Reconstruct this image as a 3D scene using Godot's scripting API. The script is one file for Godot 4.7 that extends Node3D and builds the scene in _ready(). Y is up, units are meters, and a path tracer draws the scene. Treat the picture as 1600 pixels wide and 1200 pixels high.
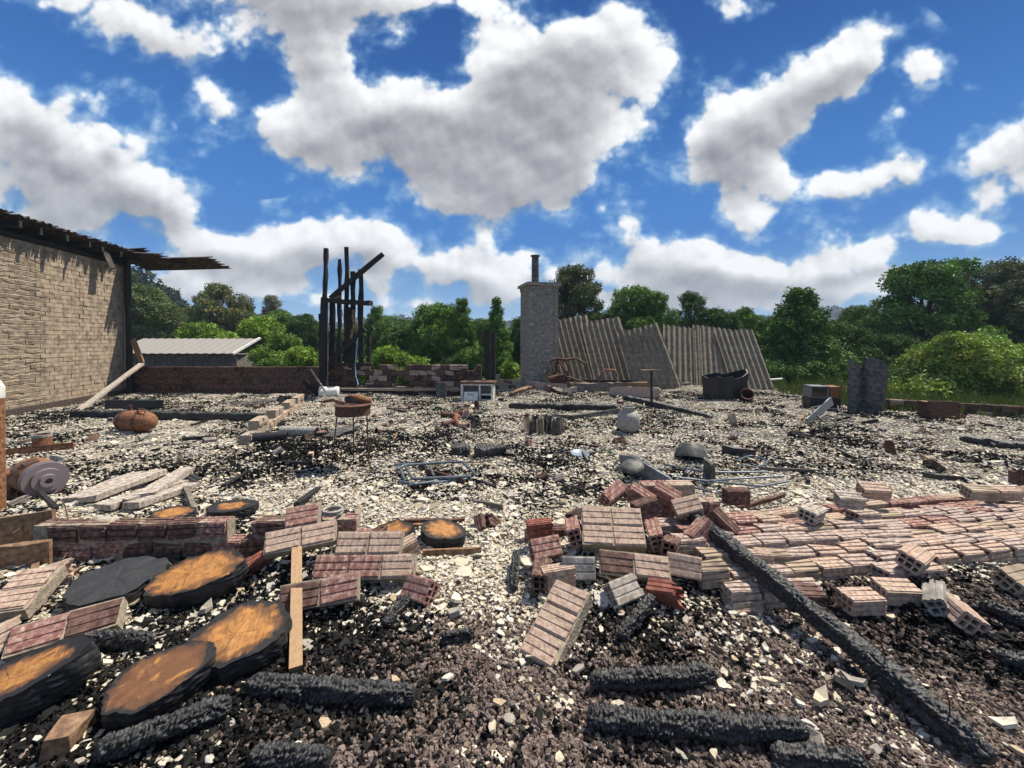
extends Node3D
# A burnt-down brick house: tall left wall still standing, rubble floor, chimney, fallen roof sheets, trees behind.
# Units are metres, y up, the camera looks along -z.

const EYE := 1.6
const FOCAL := 650.0          # of a 1600 x 1200 picture
const HORIZON := 530.0

var rng := RandomNumberGenerator.new()
var fine := FastNoiseLite.new()
var taken := {}
var mats := {}

# ---------------------------------------------------------------- mesh builder
class Mb:
	var v := PackedVector3Array()
	var n := PackedVector3Array()
	var t := PackedVector2Array()
	var c := PackedColorArray()
	var i := PackedInt32Array()
	var ink := Color.WHITE

	func vert(p: Vector3, uv := Vector2.ZERO) -> int:
		v.append(p); n.append(Vector3.ZERO); t.append(uv); c.append(ink)
		return v.size() - 1

	func face(a: int, b: int, d: int) -> void:
		var k := (v[d] - v[a]).cross(v[b] - v[a])
		n[a] += k; n[b] += k; n[d] += k
		i.append(a); i.append(b); i.append(d)

	func tri(a: Vector3, b: Vector3, d: Vector3) -> void:
		face(vert(a, Vector2(a.x, a.z)), vert(b, Vector2(b.x, b.z)), vert(d, Vector2(d.x, d.z)))

	func quad(a: Vector3, b: Vector3, d: Vector3, e: Vector3) -> void:
		var p := vert(a, Vector2(0, 0))
		var q := vert(b, Vector2(1, 0))
		var r := vert(d, Vector2(1, 1))
		var s := vert(e, Vector2(0, 1))
		face(p, q, r); face(p, r, s)

	# a box with its eight corners jittered by «rough»
	func box(at: Vector3, size: Vector3, turn := Basis.IDENTITY, rough := 0.0, r: RandomNumberGenerator = null) -> void:
		var p: Array[Vector3] = []
		for k in 8:
			var q := Vector3((k & 1) - 0.5, ((k >> 1) & 1) - 0.5, ((k >> 2) & 1) - 0.5) * size
			if r and rough > 0.0:
				q += Vector3(r.randf_range(-1, 1), r.randf_range(-1, 1), r.randf_range(-1, 1)) * rough
			p.append(at + turn * q)
		quad(p[4], p[6], p[7], p[5]); quad(p[1], p[3], p[2], p[0])
		quad(p[0], p[2], p[6], p[4]); quad(p[5], p[7], p[3], p[1])
		quad(p[2], p[3], p[7], p[6]); quad(p[0], p[4], p[5], p[1])

	# a round bar through points, one radius for each
	func tube(pts: Array, radii: Array, seg := 8, caps := true) -> void:
		var rings: Array = []
		var side := Vector3.UP
		var length := 0.0
		for k in pts.size():
			var along: Vector3 = (pts[mini(k + 1, pts.size() - 1)] - pts[maxi(k - 1, 0)]).normalized()
			if k == 0:
				side = along.cross(Vector3.UP if absf(along.y) < 0.9 else Vector3.RIGHT).normalized()
			else:
				side = (side - along * side.dot(along)).normalized()
				length += (pts[k] - pts[k - 1]).length()
			var up := along.cross(side)
			var ring := []
			for s in seg + 1:
				var a := TAU * s / seg
				ring.append(vert(pts[k] + (side * cos(a) + up * sin(a)) * radii[k], Vector2(float(s) / seg, length)))
			rings.append(ring)
		for k in pts.size() - 1:
			for s in seg:
				face(rings[k][s], rings[k + 1][s], rings[k + 1][s + 1])
				face(rings[k][s], rings[k + 1][s + 1], rings[k][s + 1])
		for s in seg:   # join the seam's normals
			pass
		for k in pts.size():
			var sum := n[rings[k][0]] + n[rings[k][seg]]
			n[rings[k][0]] = sum; n[rings[k][seg]] = sum
		if caps:
			for e in [0, pts.size() - 1]:
				var mid := vert(pts[e])
				var ring := []
				for s in seg:
					ring.append(vert(v[rings[e][s]]))
				for s in seg:
					if e == 0:
						face(mid, ring[s], ring[(s + 1) % seg])
					else:
						face(mid, ring[(s + 1) % seg], ring[s])

	# profile of (radius, height) pairs turned round the y axis
	func lathe(at: Vector3, profile: Array, seg := 20, turn := Basis.IDENTITY, sharp := false) -> void:
		var rings: Array = []
		for k in profile.size():
			var p: Vector2 = profile[k]
			for twice in (2 if sharp and k > 0 and k < profile.size() - 1 else 1):
				var ring := []
				for s in seg + 1:
					var a := TAU * s / seg
					ring.append(vert(at + turn * Vector3(cos(a) * p.x, p.y, sin(a) * p.x), Vector2(float(s) / seg, p.y)))
				rings.append(ring)
		var step := 2 if sharp else 1
		var k := 0
		while k < rings.size() - 1:
			for s in seg:
				face(rings[k][s], rings[k + 1][s], rings[k + 1][s + 1])
				face(rings[k][s], rings[k + 1][s + 1], rings[k][s + 1])
			k += step
		for ring in rings:
			var sum := n[ring[0]] + n[ring[seg]]
			n[ring[0]] = sum; n[ring[seg]] = sum

	# a sheet of (nu + 1) x (nv + 1) points given by a flat list, row after row
	func sheet(pts: PackedVector3Array, nu: int, nv: int, uvs := PackedVector2Array()) -> void:
		var first := v.size()
		for k in pts.size():
			vert(pts[k], uvs[k] if uvs.size() else Vector2(float(k % (nu + 1)) / nu, float(k / (nu + 1)) / nv))
		for b in nv:
			for a in nu:
				var p := first + b * (nu + 1) + a
				face(p, p + 1, p + nu + 2)
				face(p, p + nu + 2, p + nu + 1)

	func mesh(colored := false) -> ArrayMesh:
		for k in n.size():
			n[k] = n[k].normalized() if n[k].length_squared() > 1e-18 else Vector3.UP
		var a := []
		a.resize(Mesh.ARRAY_MAX)
		a[Mesh.ARRAY_VERTEX] = v; a[Mesh.ARRAY_NORMAL] = n; a[Mesh.ARRAY_TEX_UV] = t; a[Mesh.ARRAY_INDEX] = i
		if colored:
			a[Mesh.ARRAY_COLOR] = c
		var m := ArrayMesh.new()
		m.add_surface_from_arrays(Mesh.PRIMITIVE_TRIANGLES, a)
		return m

# ---------------------------------------------------------------- naming
func numbered(called: String) -> String:
	var k: int = taken.get(called, 0)
	taken[called] = k + 1
	return called if k == 0 else "%s_%03d" % [called, k]

func tag(o: Node, label: String, category: String, group := "") -> Node:
	o.set_meta("label", label)
	o.set_meta("category", category)
	if group:
		o.set_meta("group", group)
	return o

func thing(called: String, label: String, category: String, at := Vector3.ZERO, turn := Basis.IDENTITY, group := "") -> Node3D:
	var o := Node3D.new()
	o.name = numbered(called)
	o.transform = Transform3D(turn, at)
	add_child(o)
	tag(o, label, category, group)
	return o

func part(called: String, mesh: Mesh, m: Material, parent: Node, at := Transform3D.IDENTITY) -> MeshInstance3D:
	var o := MeshInstance3D.new()
	o.name = called
	o.mesh = mesh
	o.material_override = m
	o.transform = at
	parent.add_child(o, true)
	return o

# a thing that is one mesh
func lone(called: String, mesh: Mesh, m: Material, label: String, category: String, at := Transform3D.IDENTITY, group := "") -> MeshInstance3D:
	var o := part(numbered(called), mesh, m, self, at)
	tag(o, label, category, group)
	return o

func structure(called: String, mesh: Mesh, m: Material) -> MeshInstance3D:
	var o := part(numbered(called), mesh, m, self)
	o.set_meta("kind", "structure")
	return o

# many copies of one mesh as uncountable stuff; rows are 12 numbers of a transform and 4 of a colour
func scatter(called: String, mesh: Mesh, m: Material, rows: PackedFloat32Array, parent: Node) -> MultiMeshInstance3D:
	var mm := MultiMesh.new()
	mm.transform_format = MultiMesh.TRANSFORM_3D
	mm.use_colors = true
	mm.mesh = mesh
	mm.instance_count = rows.size() / 16
	mm.buffer = rows
	var o := MultiMeshInstance3D.new()
	o.name = called
	o.multimesh = mm
	o.material_override = m
	parent.add_child(o, true)
	return o

func row(rows: PackedFloat32Array, b: Basis, p: Vector3, c: Color) -> void:
	rows.append_array(PackedFloat32Array([b.x.x, b.y.x, b.z.x, p.x, b.x.y, b.y.y, b.z.y, p.y, b.x.z, b.y.z, b.z.z, p.z, c.r, c.g, c.b, 1.0]))

func stuff_root(called: String, label: String, category: String) -> Node3D:
	var o := thing(called, label, category)
	o.set_meta("kind", "stuff")
	return o

# ---------------------------------------------------------------- numbers
func rnd(a: float, b: float) -> float:
	return rng.randf_range(a, b)

func turned(yaw: float, pitch := 0.0, roll := 0.0) -> Basis:
	return Basis.from_euler(Vector3(deg_to_rad(pitch), deg_to_rad(yaw), deg_to_rad(roll)))

func any_turn() -> Basis:
	return Basis.from_euler(Vector3(rnd(0, TAU), rnd(0, TAU), rnd(0, TAU)))

# surveyed from the photograph: the place on the ground (metres) seen at picture point (u, v)
func spot(u: float, v: float, up := 0.0) -> Vector3:
	var d := (EYE - up) * FOCAL / (v - HORIZON)
	var p := Vector3((u - 800.0) / FOCAL * d, up, -d)
	return p

func on_ground(u: float, v: float, lift := 0.0) -> Vector3:
	var p := spot(u, v)
	p.y = height(p.x, p.z) + lift
	return p

# a place at a known distance
func far_spot(u: float, v: float, d: float) -> Vector3:
	return Vector3((u - 800.0) / FOCAL * d, EYE - (v - HORIZON) / FOCAL * d, -d)

# heaps of rubble: x, z, radius, height
const HEAPS := [
	[0.9, -12.6, 3.2, 0.14], [5.0, -12.4, 3.0, 0.12], [-4.2, -11.2, 1.6, 0.08], [-2.9, -5.9, 1.3, 0.05],
	[0.85, -2.95, 0.75, 0.12], [-1.35, -2.75, 0.55, 0.10], [2.9, -3.0, 1.3, 0.07], [-2.95, -2.4, 0.6, 0.06],
	[1.6, -5.0, 0.9, 0.07], [-3.6, -3.8, 0.8, 0.12], [0.2, -7.3, 0.9, 0.06], [5.8, -8.2, 2.0, 0.08], [-1.0, -8.1, 0.7, 0.1],
]

func height(x: float, z: float) -> float:
	var h := fine.get_noise_2d(x * 0.9, z * 0.9) * 0.05 + fine.get_noise_2d(x * 3.7 + 40.0, z * 3.7) * 0.02
	for k in HEAPS:
		var d: float = Vector2(x - k[0], z - k[1]).length_squared() / (k[2] * k[2])
		if d < 1.0:
			h += k[3] * (1.0 - d) * (1.0 - d)
	var out := maxf(maxf(-z - 15.0, absf(x) - 16.0), 0.0)
	if out > 0.0:                                   # beyond the house the land falls away a little
		h -= minf(out * 0.07, 2.2) * (1.0 - smoothstep(120.0, 260.0, out))
		h += fine.get_noise_2d(x * 0.06, z * 0.06) * minf(out * 0.04, 1.5)
	return h

# ---------------------------------------------------------------- materials
func ramp(stops: Array) -> Gradient:
	var g := Gradient.new()
	var o := PackedFloat32Array()
	var c := PackedColorArray()
	for s in stops:
		o.append(s[0]); c.append(s[1])
	g.offsets = o
	g.colors = c
	return g

func noise_texture(frequency: float, octaves: int, seed_: int, stops: Array = [], kind := FastNoiseLite.TYPE_SIMPLEX_SMOOTH, size := 512) -> NoiseTexture2D:
	var f := FastNoiseLite.new()
	f.noise_type = kind
	f.seed = seed_
	f.frequency = frequency
	f.fractal_octaves = octaves
	f.fractal_gain = 0.6
	if kind == FastNoiseLite.TYPE_CELLULAR:
		f.fractal_type = FastNoiseLite.FRACTAL_NONE if octaves == 1 else FastNoiseLite.FRACTAL_FBM
	var t := NoiseTexture2D.new()
	t.width = size
	t.height = size
	t.seamless = true
	t.noise = f
	if stops.size():
		t.color_ramp = ramp(stops)
	return t

# blotchy procedural surface; «per» is texture repeats per metre
func blotchy(called: String, stops: Array, per: float, rough: float, frequency := 0.012, octaves := 5, relief := 0.0, seed_ := 1) -> StandardMaterial3D:
	var m := StandardMaterial3D.new()
	m.resource_name = called
	m.albedo_texture = noise_texture(frequency, octaves, seed_, stops)
	m.uv1_triplanar = true
	m.uv1_world_triplanar = true
	m.uv1_scale = Vector3.ONE * per
	m.roughness = rough
	if relief > 0.0:
		m.heightmap_enabled = true
		m.heightmap_texture = noise_texture(frequency * 3.0, 5, seed_ + 50)
		m.heightmap_scale = relief
	mats[called] = m
	return m

func plain(called: String, c: Color, rough := 0.8, metal := 0.0) -> StandardMaterial3D:
	var m := StandardMaterial3D.new()
	m.resource_name = called
	m.albedo_color = c
	m.roughness = rough
	m.metallic = metal
	mats[called] = m
	return m

func s(r: float, g: float, b: float) -> Color:
	return Color(r / 255.0, g / 255.0, b / 255.0)

# ---------------------------------------------------------------- sky
# cumulus clouds: centre (u, v) as a tangent-plane direction in picture units, radii, tilt in degrees, weight
const CLOUDS := [
	[40, 225, 190, 95, 12, 1.1], [165, 285, 150, 60, 18, 1.0], [60, 335, 190, 62, 5, 1.1], [255, 312, 60, 34, 10, 0.8], [40, 170, 60, 40, 20, 0.7], [172, 212, 22, 18, 0, 0.6],
	[170, 25, 170, 52, 14, 1.0], [280, 70, 75, 36, 25, 0.8], [460, 30, 130, 80, 10, 1.1], [490, 110, 70, 60, 30, 0.9], [610, -10, 150, 38, 0, 0.9], [720, 2, 90, 20, 0, 0.6], [300, -60, 300, 70, 5, 1.0],
	[330, 140, 45, 30, 30, 0.7], [385, 190, 75, 52, 25, 0.9], [480, 215, 80, 52, 20, 0.9], [575, 190, 105, 75, 0, 1.1], [680, 240, 150, 78, 8, 1.3], [640, 150, 60, 30, 0, 0.7], [770, 180, 110, 100, 0, 1.2],
	[860, 80, 120, 85, -10, 1.2], [900, 160, 100, 95, 0, 1.1], [830, 260, 110, 62, 0, 1.1], [740, 312, 100, 42, 8, 1.1], [885, 270, 50, 42, 0, 0.8], [880, 320, 22, 14, 0, 0.5],
	[1000, 60, 85, 48, 10, 0.75], [985, 130, 50, 45, 40, 0.45], [1140, 25, 55, 38, -10, 0.8], [1005, 210, 28, 30, 0, 0.5],
	[1110, 225, 75, 62, -25, 1.0], [1190, 185, 110, 78, -22, 1.2], [1290, 120, 115, 52, -25, 1.1], [1350, 75, 70, 35, -30, 0.7], [1440, 115, 52, 48, 0, 1.0], [1405, 172, 32, 24, -30, 0.7], [1160, 275, 85, 40, -10, 1.0], [1165, 335, 60, 36, 0, 0.9], [1225, 290, 24, 30, 0, 0.7], [1190, 370, 40, 16, 0, 0.5],
	[1365, 280, 95, 46, -4, 1.1], [1295, 292, 36, 26, 0, 0.8], [1425, 262, 48, 34, 0, 0.8], [1530, 250, 60, 34, -30, 0.7],
	[1620, 200, 90, 62, -25, 1.1], [1590, 290, 95, 42, -10, 1.1],
	[1440, 360, 95, 44, 0, 1.1], [1530, 368, 55, 18, -8, 0.8], [1375, 392, 36, 18, 0, 0.8],
	[1010, 385, 75, 44, 5, 1.1], [1100, 398, 55, 26, 0, 0.9], [985, 345, 30, 22, 0, 0.6], [940, 330, 14, 16, 0, 0.4],
	[400, 395, 125, 44, -5, 1.1], [485, 385, 55, 48, 0, 1.0], [320, 375, 60, 24, 0, 0.8], [570, 372, 38, 30, 0, 0.9], [650, 400, 110, 42, 8, 1.1], [745, 428, 70, 34, 5, 1.0], [420, 450, 160, 26, 0, 0.75], [595, 452, 20, 10, 0, 0.7], [690, 478, 110, 18, 0, 0.8], [300, 445, 90, 28, 0, 0.8],
	[880, 425, 70, 36, 0, 0.9], [960, 435, 60, 26, 0, 0.8], [1110, 445, 120, 44, -5, 1.1], [1265, 435, 85, 44, -5, 1.1], [1200, 478, 150, 20, 0, 0.7], [1360, 450, 70, 28, 0, 0.8], [1570, 418, 70, 20, -8, 0.9], [1480, 440, 60, 16, 0, 0.6], [60, 420, 120, 24, 0, 0.7], [930, 470, 90, 18, 0, 0.7], [640, 502, 160, 10, 0, 0.6],
	[575, 425, 45, 22, 0, 0.8], [800, 455, 60, 18, 0, 0.8], [835, 400, 30, 16, 0, 0.7], [1050, 430, 60, 22, 0, 0.8], [1180, 415, 50, 22, 0, 0.8], [1310, 405, 40, 16, 0, 0.7], [1420, 425, 45, 14, 0, 0.7], [520, 470, 60, 14, 0, 0.8], [1000, 470, 80, 14, 0, 0.8], [250, 405, 50, 18, 0, 0.8],
	[-160, 250, 120, 90, 0, 1.0], [-220, 60, 160, 70, 10, 1.0], [1780, 90, 130, 70, -20, 1.0], [1800, 330, 120, 50, 0, 1.0], [820, -120, 200, 60, 0, 1.0], [1300, -130, 170, 60, -15, 1.0], [-200, 430, 200, 40, 0, 0.8], [1800, 440, 150, 30, 0, 0.8],
]
const FIELD_W := 300
const FIELD_H := 120
var field := PackedFloat32Array()
var puff := FastNoiseLite.new()
var wisp := FastNoiseLite.new()

func cloud_field() -> void:           # thickness of the cumulus on a coarse grid: u from -400 to 2000, v from -340 to 620
	field.resize(FIELD_W * FIELD_H)
	for c in CLOUDS:
		var weight: float = c[5] * (1.14 if c[1] > 365 else 1.0)
		var r: float = maxf(c[2], c[3]) * 1.8
		var i0 := maxi(0, int((c[0] - r + 400.0) / 8.0)); var i1 := mini(FIELD_W - 1, int((c[0] + r + 400.0) / 8.0))
		var j0 := maxi(0, int((c[1] - r + 340.0) / 8.0)); var j1 := mini(FIELD_H - 1, int((c[1] + r + 340.0) / 8.0))
		var ca := cos(deg_to_rad(c[4])); var sa := sin(deg_to_rad(c[4]))
		for j in range(j0, j1 + 1):
			for i in range(i0, i1 + 1):
				var dx: float = i * 8.0 - 400.0 - c[0]
				var dy: float = j * 8.0 - 340.0 - c[1]
				var ex: float = (dx * ca + dy * sa) / c[2]
				var ey: float = (dy * ca - dx * sa) / c[3]
				if ey > 0.0:
					ey *= 1.25                      # flat undersides
				var q: float = exp(-(ex * ex + ey * ey) * 1.15) * weight
				field[j * FIELD_W + i] += q

func field_at(u: float, v: float) -> float:
	var x := clampf((u + 400.0) / 8.0, 0.0, FIELD_W - 1.01)
	var y := clampf((v + 340.0) / 8.0, 0.0, FIELD_H - 1.01)
	var i := int(x); var j := int(y)
	var a := x - i; var b := y - j
	var k := j * FIELD_W + i
	return lerpf(lerpf(field[k], field[k + 1], a), lerpf(field[k + FIELD_W], field[k + FIELD_W + 1], a), b)

func billow(u: float, v: float) -> float:      # rounded heads, creased between
	return (-puff.get_noise_2d(u, v * 1.2) - 0.53) * 2.3 + wisp.get_noise_2d(u, v) * 1.25

func cloud_color(u: float, v: float, thick: float, above: float, blue: Color) -> Color:
	if thick < 0.06:
		return blue
	var f := billow(u, v)
	var d := thick * 1.12 + f * 0.66 - 0.74
	if d <= -0.42:
		return blue
	var streak := clampf(0.5 + wisp.get_noise_2d(u * 2.2 + v * 1.4, v * 3.6 - u * 0.8) * 1.3, 0.0, 1.0)
	var cover := maxf(smoothstep(-0.10, 0.38, d), smoothstep(-0.42, 0.1, d) * streak * 0.55)     # torn edges and thin veils
	var lit := f - billow(u + 8.0, v - 16.0)              # heads catch the light from above
	var grey := smoothstep(0.55, 1.7, above)
	var bright := clampf(0.985 - grey * 0.31 + lit * 0.10, 0.5, 1.0)
	var c := Color(bright * 0.99, bright * 0.994, minf(1.0, bright + (1.0 - bright) * 0.06))
	return blue.lerp(c, cover)

func blue_at(up: float) -> Color:     # up is the sine of the elevation
	var t := clampf(up, 0.0, 1.0)
	var low := s(140, 187, 227)
	var mid := s(62, 126, 201)
	var top := s(32, 84, 156)
	return low.lerp(mid, smoothstep(0.0, 0.24, t)) if t < 0.24 else mid.lerp(top, smoothstep(0.24, 0.66, t))

func make_sky() -> ImageTexture:
	var w := 4096
	var h := 2048
	puff.noise_type = FastNoiseLite.TYPE_CELLULAR; puff.cellular_return_type = FastNoiseLite.RETURN_DISTANCE
	puff.fractal_type = FastNoiseLite.FRACTAL_FBM; puff.seed = 11; puff.frequency = 0.011; puff.fractal_octaves = 4; puff.fractal_gain = 0.5
	wisp.seed = 5; wisp.frequency = 0.006; wisp.fractal_octaves = 6; wisp.fractal_gain = 0.58
	cloud_field()
	# all round: the same kind of broken cumulus
	var small := Image.create(640, 320, false, Image.FORMAT_RGB8)
	for j in 320:
		var el := (0.5 - (j + 0.5) / 320.0) * PI
		for i in 640:
			var az := ((i + 0.5) / 640.0 - 0.5) * TAU
			if el < -0.02:
				small.set_pixel(i, j, s(96, 104, 92))
				continue
			var blue := blue_at(sin(el))
			if absf(az) < 0.85 and el < 0.6:
				small.set_pixel(i, j, blue)
				continue
			var flat := 1.0 / (sin(maxf(el, 0.0)) + 0.16)
			var x := sin(az) * cos(el) * flat * 330.0
			var y := cos(az) * cos(el) * flat * 330.0
			var big := wisp.get_noise_2d(x * 0.5 + 500.0, y * 0.5) * 1.5 + 0.42
			small.set_pixel(i, j, cloud_color(x + 3000.0, y, big, big, blue))
	small.resize(w, h, Image.INTERPOLATE_CUBIC)
	# the part of the sky the photograph shows, cloud by cloud
	var i0 := int(w * (0.5 - 0.172)); var i1 := int(w * (0.5 + 0.172))
	for i in range(i0, i1):
		var az := ((i + 0.5) / w - 0.5) * TAU
		var ta := tan(az)
		var ca := cos(az)
		var u := 800.0 + FOCAL * ta
		for j in range(int(h * 0.5 * (1.0 - 0.60)), int(h * 0.507)):
			var el := (0.5 - (j + 0.5) / h) * PI
			var v := HORIZON - FOCAL * tan(el) / ca
			if v < -335.0:
				continue
			var c := cloud_color(u, v, field_at(u, v), field_at(u, v - 34.0), blue_at(sin(el)))
			var edge := minf(smoothstep(0.0, 160.0, v + 335.0), smoothstep(0.0, 0.10, 0.172 * TAU - absf(az)))
			if edge < 1.0:
				c = small.get_pixel(i, j).lerp(c, edge)
			small.set_pixel(i, j, c)
	# the middle of a panorama looks along +z: put the part painted in the middle at -z
	var whole := Image.create(w, h, false, Image.FORMAT_RGB8)
	whole.blit_rect(small, Rect2i(0, 0, w / 2, h), Vector2i(w / 2, 0))
	whole.blit_rect(small, Rect2i(w / 2, 0, w / 2, h), Vector2i(0, 0))
	return ImageTexture.create_from_image(whole)

# ---------------------------------------------------------------- the scene
func _ready() -> void:
	rng.seed = 20240117
	fine.seed = 3; fine.frequency = 1.0; fine.fractal_octaves = 3
	var cam := Camera3D.new()
	cam.name = "camera"
	cam.projection = Camera3D.PROJECTION_FRUSTUM
	cam.near = 0.05
	cam.far = 4000.0
	cam.size = 2.0 * cam.near * 600.0 / FOCAL
	cam.frustum_offset = Vector2(0.0, -cam.near * (600.0 - HORIZON) / FOCAL)
	cam.position = Vector3(0, EYE, 0)
	add_child(cam)
	cam.current = true
	var sky := Sky.new()
	var pano := PanoramaSkyMaterial.new()
	pano.panorama = make_sky()
	sky.sky_material = pano
	var env := Environment.new()
	env.background_mode = Environment.BG_SKY
	env.sky = sky
	env.tonemap_mode = Environment.TONE_MAPPER_LINEAR
	env.tonemap_exposure = 1.5
	env.background_energy_multiplier = 0.70
	env.sdfgi_enabled = true
	env.ssao_enabled = true
	env.ssil_enabled = true
	env.fog_enabled = true
	env.fog_density = 0.0006
	env.fog_light_color = s(190, 210, 230)
	var we := WorldEnvironment.new()
	we.name = "environment"
	we.environment = env
	add_child(we)
	var sun := DirectionalLight3D.new()
	sun.name = "sun"
	sun.light_energy = 1.6
	sun.light_color = s(255, 246, 230)
	sun.light_angular_distance = 0.5
	sun.shadow_enabled = true
	# the sun stands high, to the right and ahead
	sun.look_at_from_position(Vector3.ZERO, -Vector3(0.55, 1.2, -0.36))
	add_child(sun)
	print("sky ", Time.get_ticks_msec())
	make_materials()
	make_meshes()
	make_ground()
	make_hills()
	print("land ", Time.get_ticks_msec())
	make_left_house()
	make_back_walls()
	make_chimney()
	make_foundations()
	make_fallen_wall()
	print("walls ", Time.get_ticks_msec())
	make_roof_sheets()
	make_burnt_frame()
	make_objects()
	make_foreground()
	print("objects ", Time.get_ticks_msec())
	make_trees()
	print("trees ", Time.get_ticks_msec())
	make_debris()
	print("debris ", Time.get_ticks_msec())

func make_materials() -> void:
	# bricks
	blotchy("red brick", [[0.0, s(78, 52, 47)], [0.3, s(122, 82, 74)], [0.5, s(142, 102, 92)], [0.62, s(160, 130, 118)], [0.75, s(184, 166, 150)], [1.0, s(204, 194, 180)]], 3.6, 0.9, 0.014, 5, 0.25, 2)
	blotchy("pale brick", [[0.0, s(96, 78, 70)], [0.3, s(146, 120, 106)], [0.5, s(172, 148, 130)], [0.7, s(190, 172, 152)], [0.85, s(164, 126, 114)], [1.0, s(150, 106, 96)]], 3.2, 0.92, 0.013, 5, 0.3, 7)
	blotchy("sooty brick", [[0.0, s(34, 26, 24)], [0.35, s(74, 52, 46)], [0.6, s(108, 80, 70)], [1.0, s(150, 128, 112)]], 2.6, 0.9, 0.012, 5, 0.3, 13)
	blotchy("tan brick", [[0.0, s(80, 68, 60)], [0.25, s(122, 106, 92)], [0.45, s(150, 133, 113)], [0.7, s(168, 151, 128)], [1.0, s(184, 170, 148)]], 0.6, 0.95, 0.012, 6, 0.6, 17)
	blotchy("grey brick", [[0.0, s(86, 81, 76)], [0.35, s(124, 118, 111)], [0.6, s(148, 142, 134)], [0.8, s(182, 177, 168)], [1.0, s(132, 116, 105)]], 1.1, 0.95, 0.012, 5, 0.5, 19)
	blotchy("burnt brick", [[0.0, s(22, 18, 17)], [0.4, s(52, 40, 36)], [0.65, s(84, 62, 54)], [1.0, s(150, 122, 104)]], 1.3, 0.92, 0.011, 5, 0.4, 23)
	blotchy("dusty brick", [[0.0, s(100, 86, 80)], [0.3, s(144, 124, 114)], [0.6, s(172, 154, 142)], [1.0, s(194, 180, 168)]], 3.0, 0.92, 0.013, 5, 0.3, 27)
	blotchy("mortar", [[0.0, s(98, 88, 76)], [0.5, s(150, 138, 120)], [1.0, s(186, 174, 152)]], 2.0, 0.95, 0.02, 5, 0.5, 29)
	blotchy("dark mortar", [[0.0, s(26, 22, 20)], [0.5, s(62, 52, 46)], [1.0, s(120, 106, 92)]], 2.0, 0.95, 0.02, 5, 0.4, 31)
	blotchy("orange clay", [[0.0, s(92, 50, 42)], [0.5, s(126, 72, 58)], [1.0, s(164, 120, 102)]], 3.0, 0.9, 0.015, 4, 0.1, 37)
	# char, ash and wood
	var char_mat := blotchy("char", [[0.0, s(12, 12, 13)], [0.5, s(26, 26, 27)], [0.7, s(36, 36, 37)], [0.85, s(58, 57, 56)], [1.0, s(104, 102, 99)]], 4.0, 0.62, 0.02, 5, 0.15, 41)
	char_mat.metallic_specular = 0.6
	blotchy("charred timber", [[0.0, s(10, 10, 10)], [0.6, s(26, 24, 23)], [0.85, s(44, 38, 34)], [1.0, s(86, 70, 56)]], 3.0, 0.7, 0.02, 5, 0.4, 43)
	blotchy("ash wood", [[0.0, s(96, 84, 76)], [0.4, s(146, 134, 122)], [0.7, s(184, 175, 164)], [1.0, s(208, 202, 192)]], 2.0, 0.95, 0.016, 5, 0.3, 47)
	blotchy("brown wood", [[0.0, s(72, 52, 38)], [0.5, s(122, 94, 70)], [1.0, s(164, 138, 110)]], 2.4, 0.85, 0.016, 5, 0.3, 53)
	var grain := blotchy("bare plank", [[0.0, s(120, 92, 66)], [0.5, s(160, 130, 98)], [1.0, s(190, 164, 130)]], 1.0, 0.85, 0.02, 4, 0.15, 57)
	grain.uv1_scale = Vector3(16, 6, 1.6)
	blotchy("weathered board", [[0.0, s(58, 54, 50)], [0.5, s(104, 98, 90)], [1.0, s(146, 138, 128)]], 0.7, 0.9, 0.02, 5, 0.0, 59)
	# metals
	blotchy("rust", [[0.0, s(58, 38, 28)], [0.4, s(104, 66, 42)], [0.62, s(138, 90, 54)], [0.8, s(150, 118, 86)], [1.0, s(136, 128, 118)]], 3.2, 0.8, 0.014, 5, 0.12, 61)
	blotchy("dark rust", [[0.0, s(34, 24, 20)], [0.5, s(74, 50, 38)], [0.8, s(118, 76, 50)], [1.0, s(140, 118, 100)]], 3.0, 0.8, 0.014, 5, 0.12, 67)
	var grey_metal := blotchy("grey metal", [[0.0, s(70, 74, 76)], [0.5, s(112, 116, 118)], [1.0, s(160, 162, 160)]], 2.4, 0.5, 0.012, 5, 0.05, 71)
	grey_metal.metallic = 0.4
	var tube_metal := blotchy("tube metal", [[0.0, s(64, 72, 78)], [0.6, s(104, 114, 122)], [1.0, s(142, 150, 156)]], 4.0, 0.42, 0.012, 4, 0.0, 73)
	tube_metal.metallic = 0.5
	var burnt_sheet := blotchy("burnt sheet", [[0.0, s(36, 36, 36)], [0.45, s(74, 74, 72)], [0.75, s(104, 102, 98)], [1.0, s(136, 116, 96)]], 1.4, 0.62, 0.012, 5, 0.1, 79)
	burnt_sheet.metallic = 0.3
	blotchy("enamel", [[0.0, s(112, 108, 102)], [0.25, s(176, 174, 168)], [0.6, s(206, 204, 198)], [1.0, s(222, 220, 214)]], 1.6, 0.55, 0.012, 5, 0.0, 83)
	blotchy("gas grey", [[0.0, s(92, 84, 76)], [0.4, s(136, 132, 124)], [0.7, s(160, 156, 148)], [1.0, s(178, 172, 160)]], 2.6, 0.7, 0.014, 5, 0.05, 89)
	blotchy("fibre cement", [[0.0, s(72, 64, 54)], [0.45, s(116, 106, 91)], [0.75, s(140, 129, 111)], [1.0, s(162, 152, 133)]], 0.8, 0.92, 0.014, 6, 0.15, 97)
	blotchy("sooty sheet", [[0.0, s(28, 26, 25)], [0.5, s(58, 52, 48)], [0.8, s(96, 86, 78)], [1.0, s(140, 128, 116)]], 0.9, 0.9, 0.014, 6, 0.15, 101)
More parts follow.
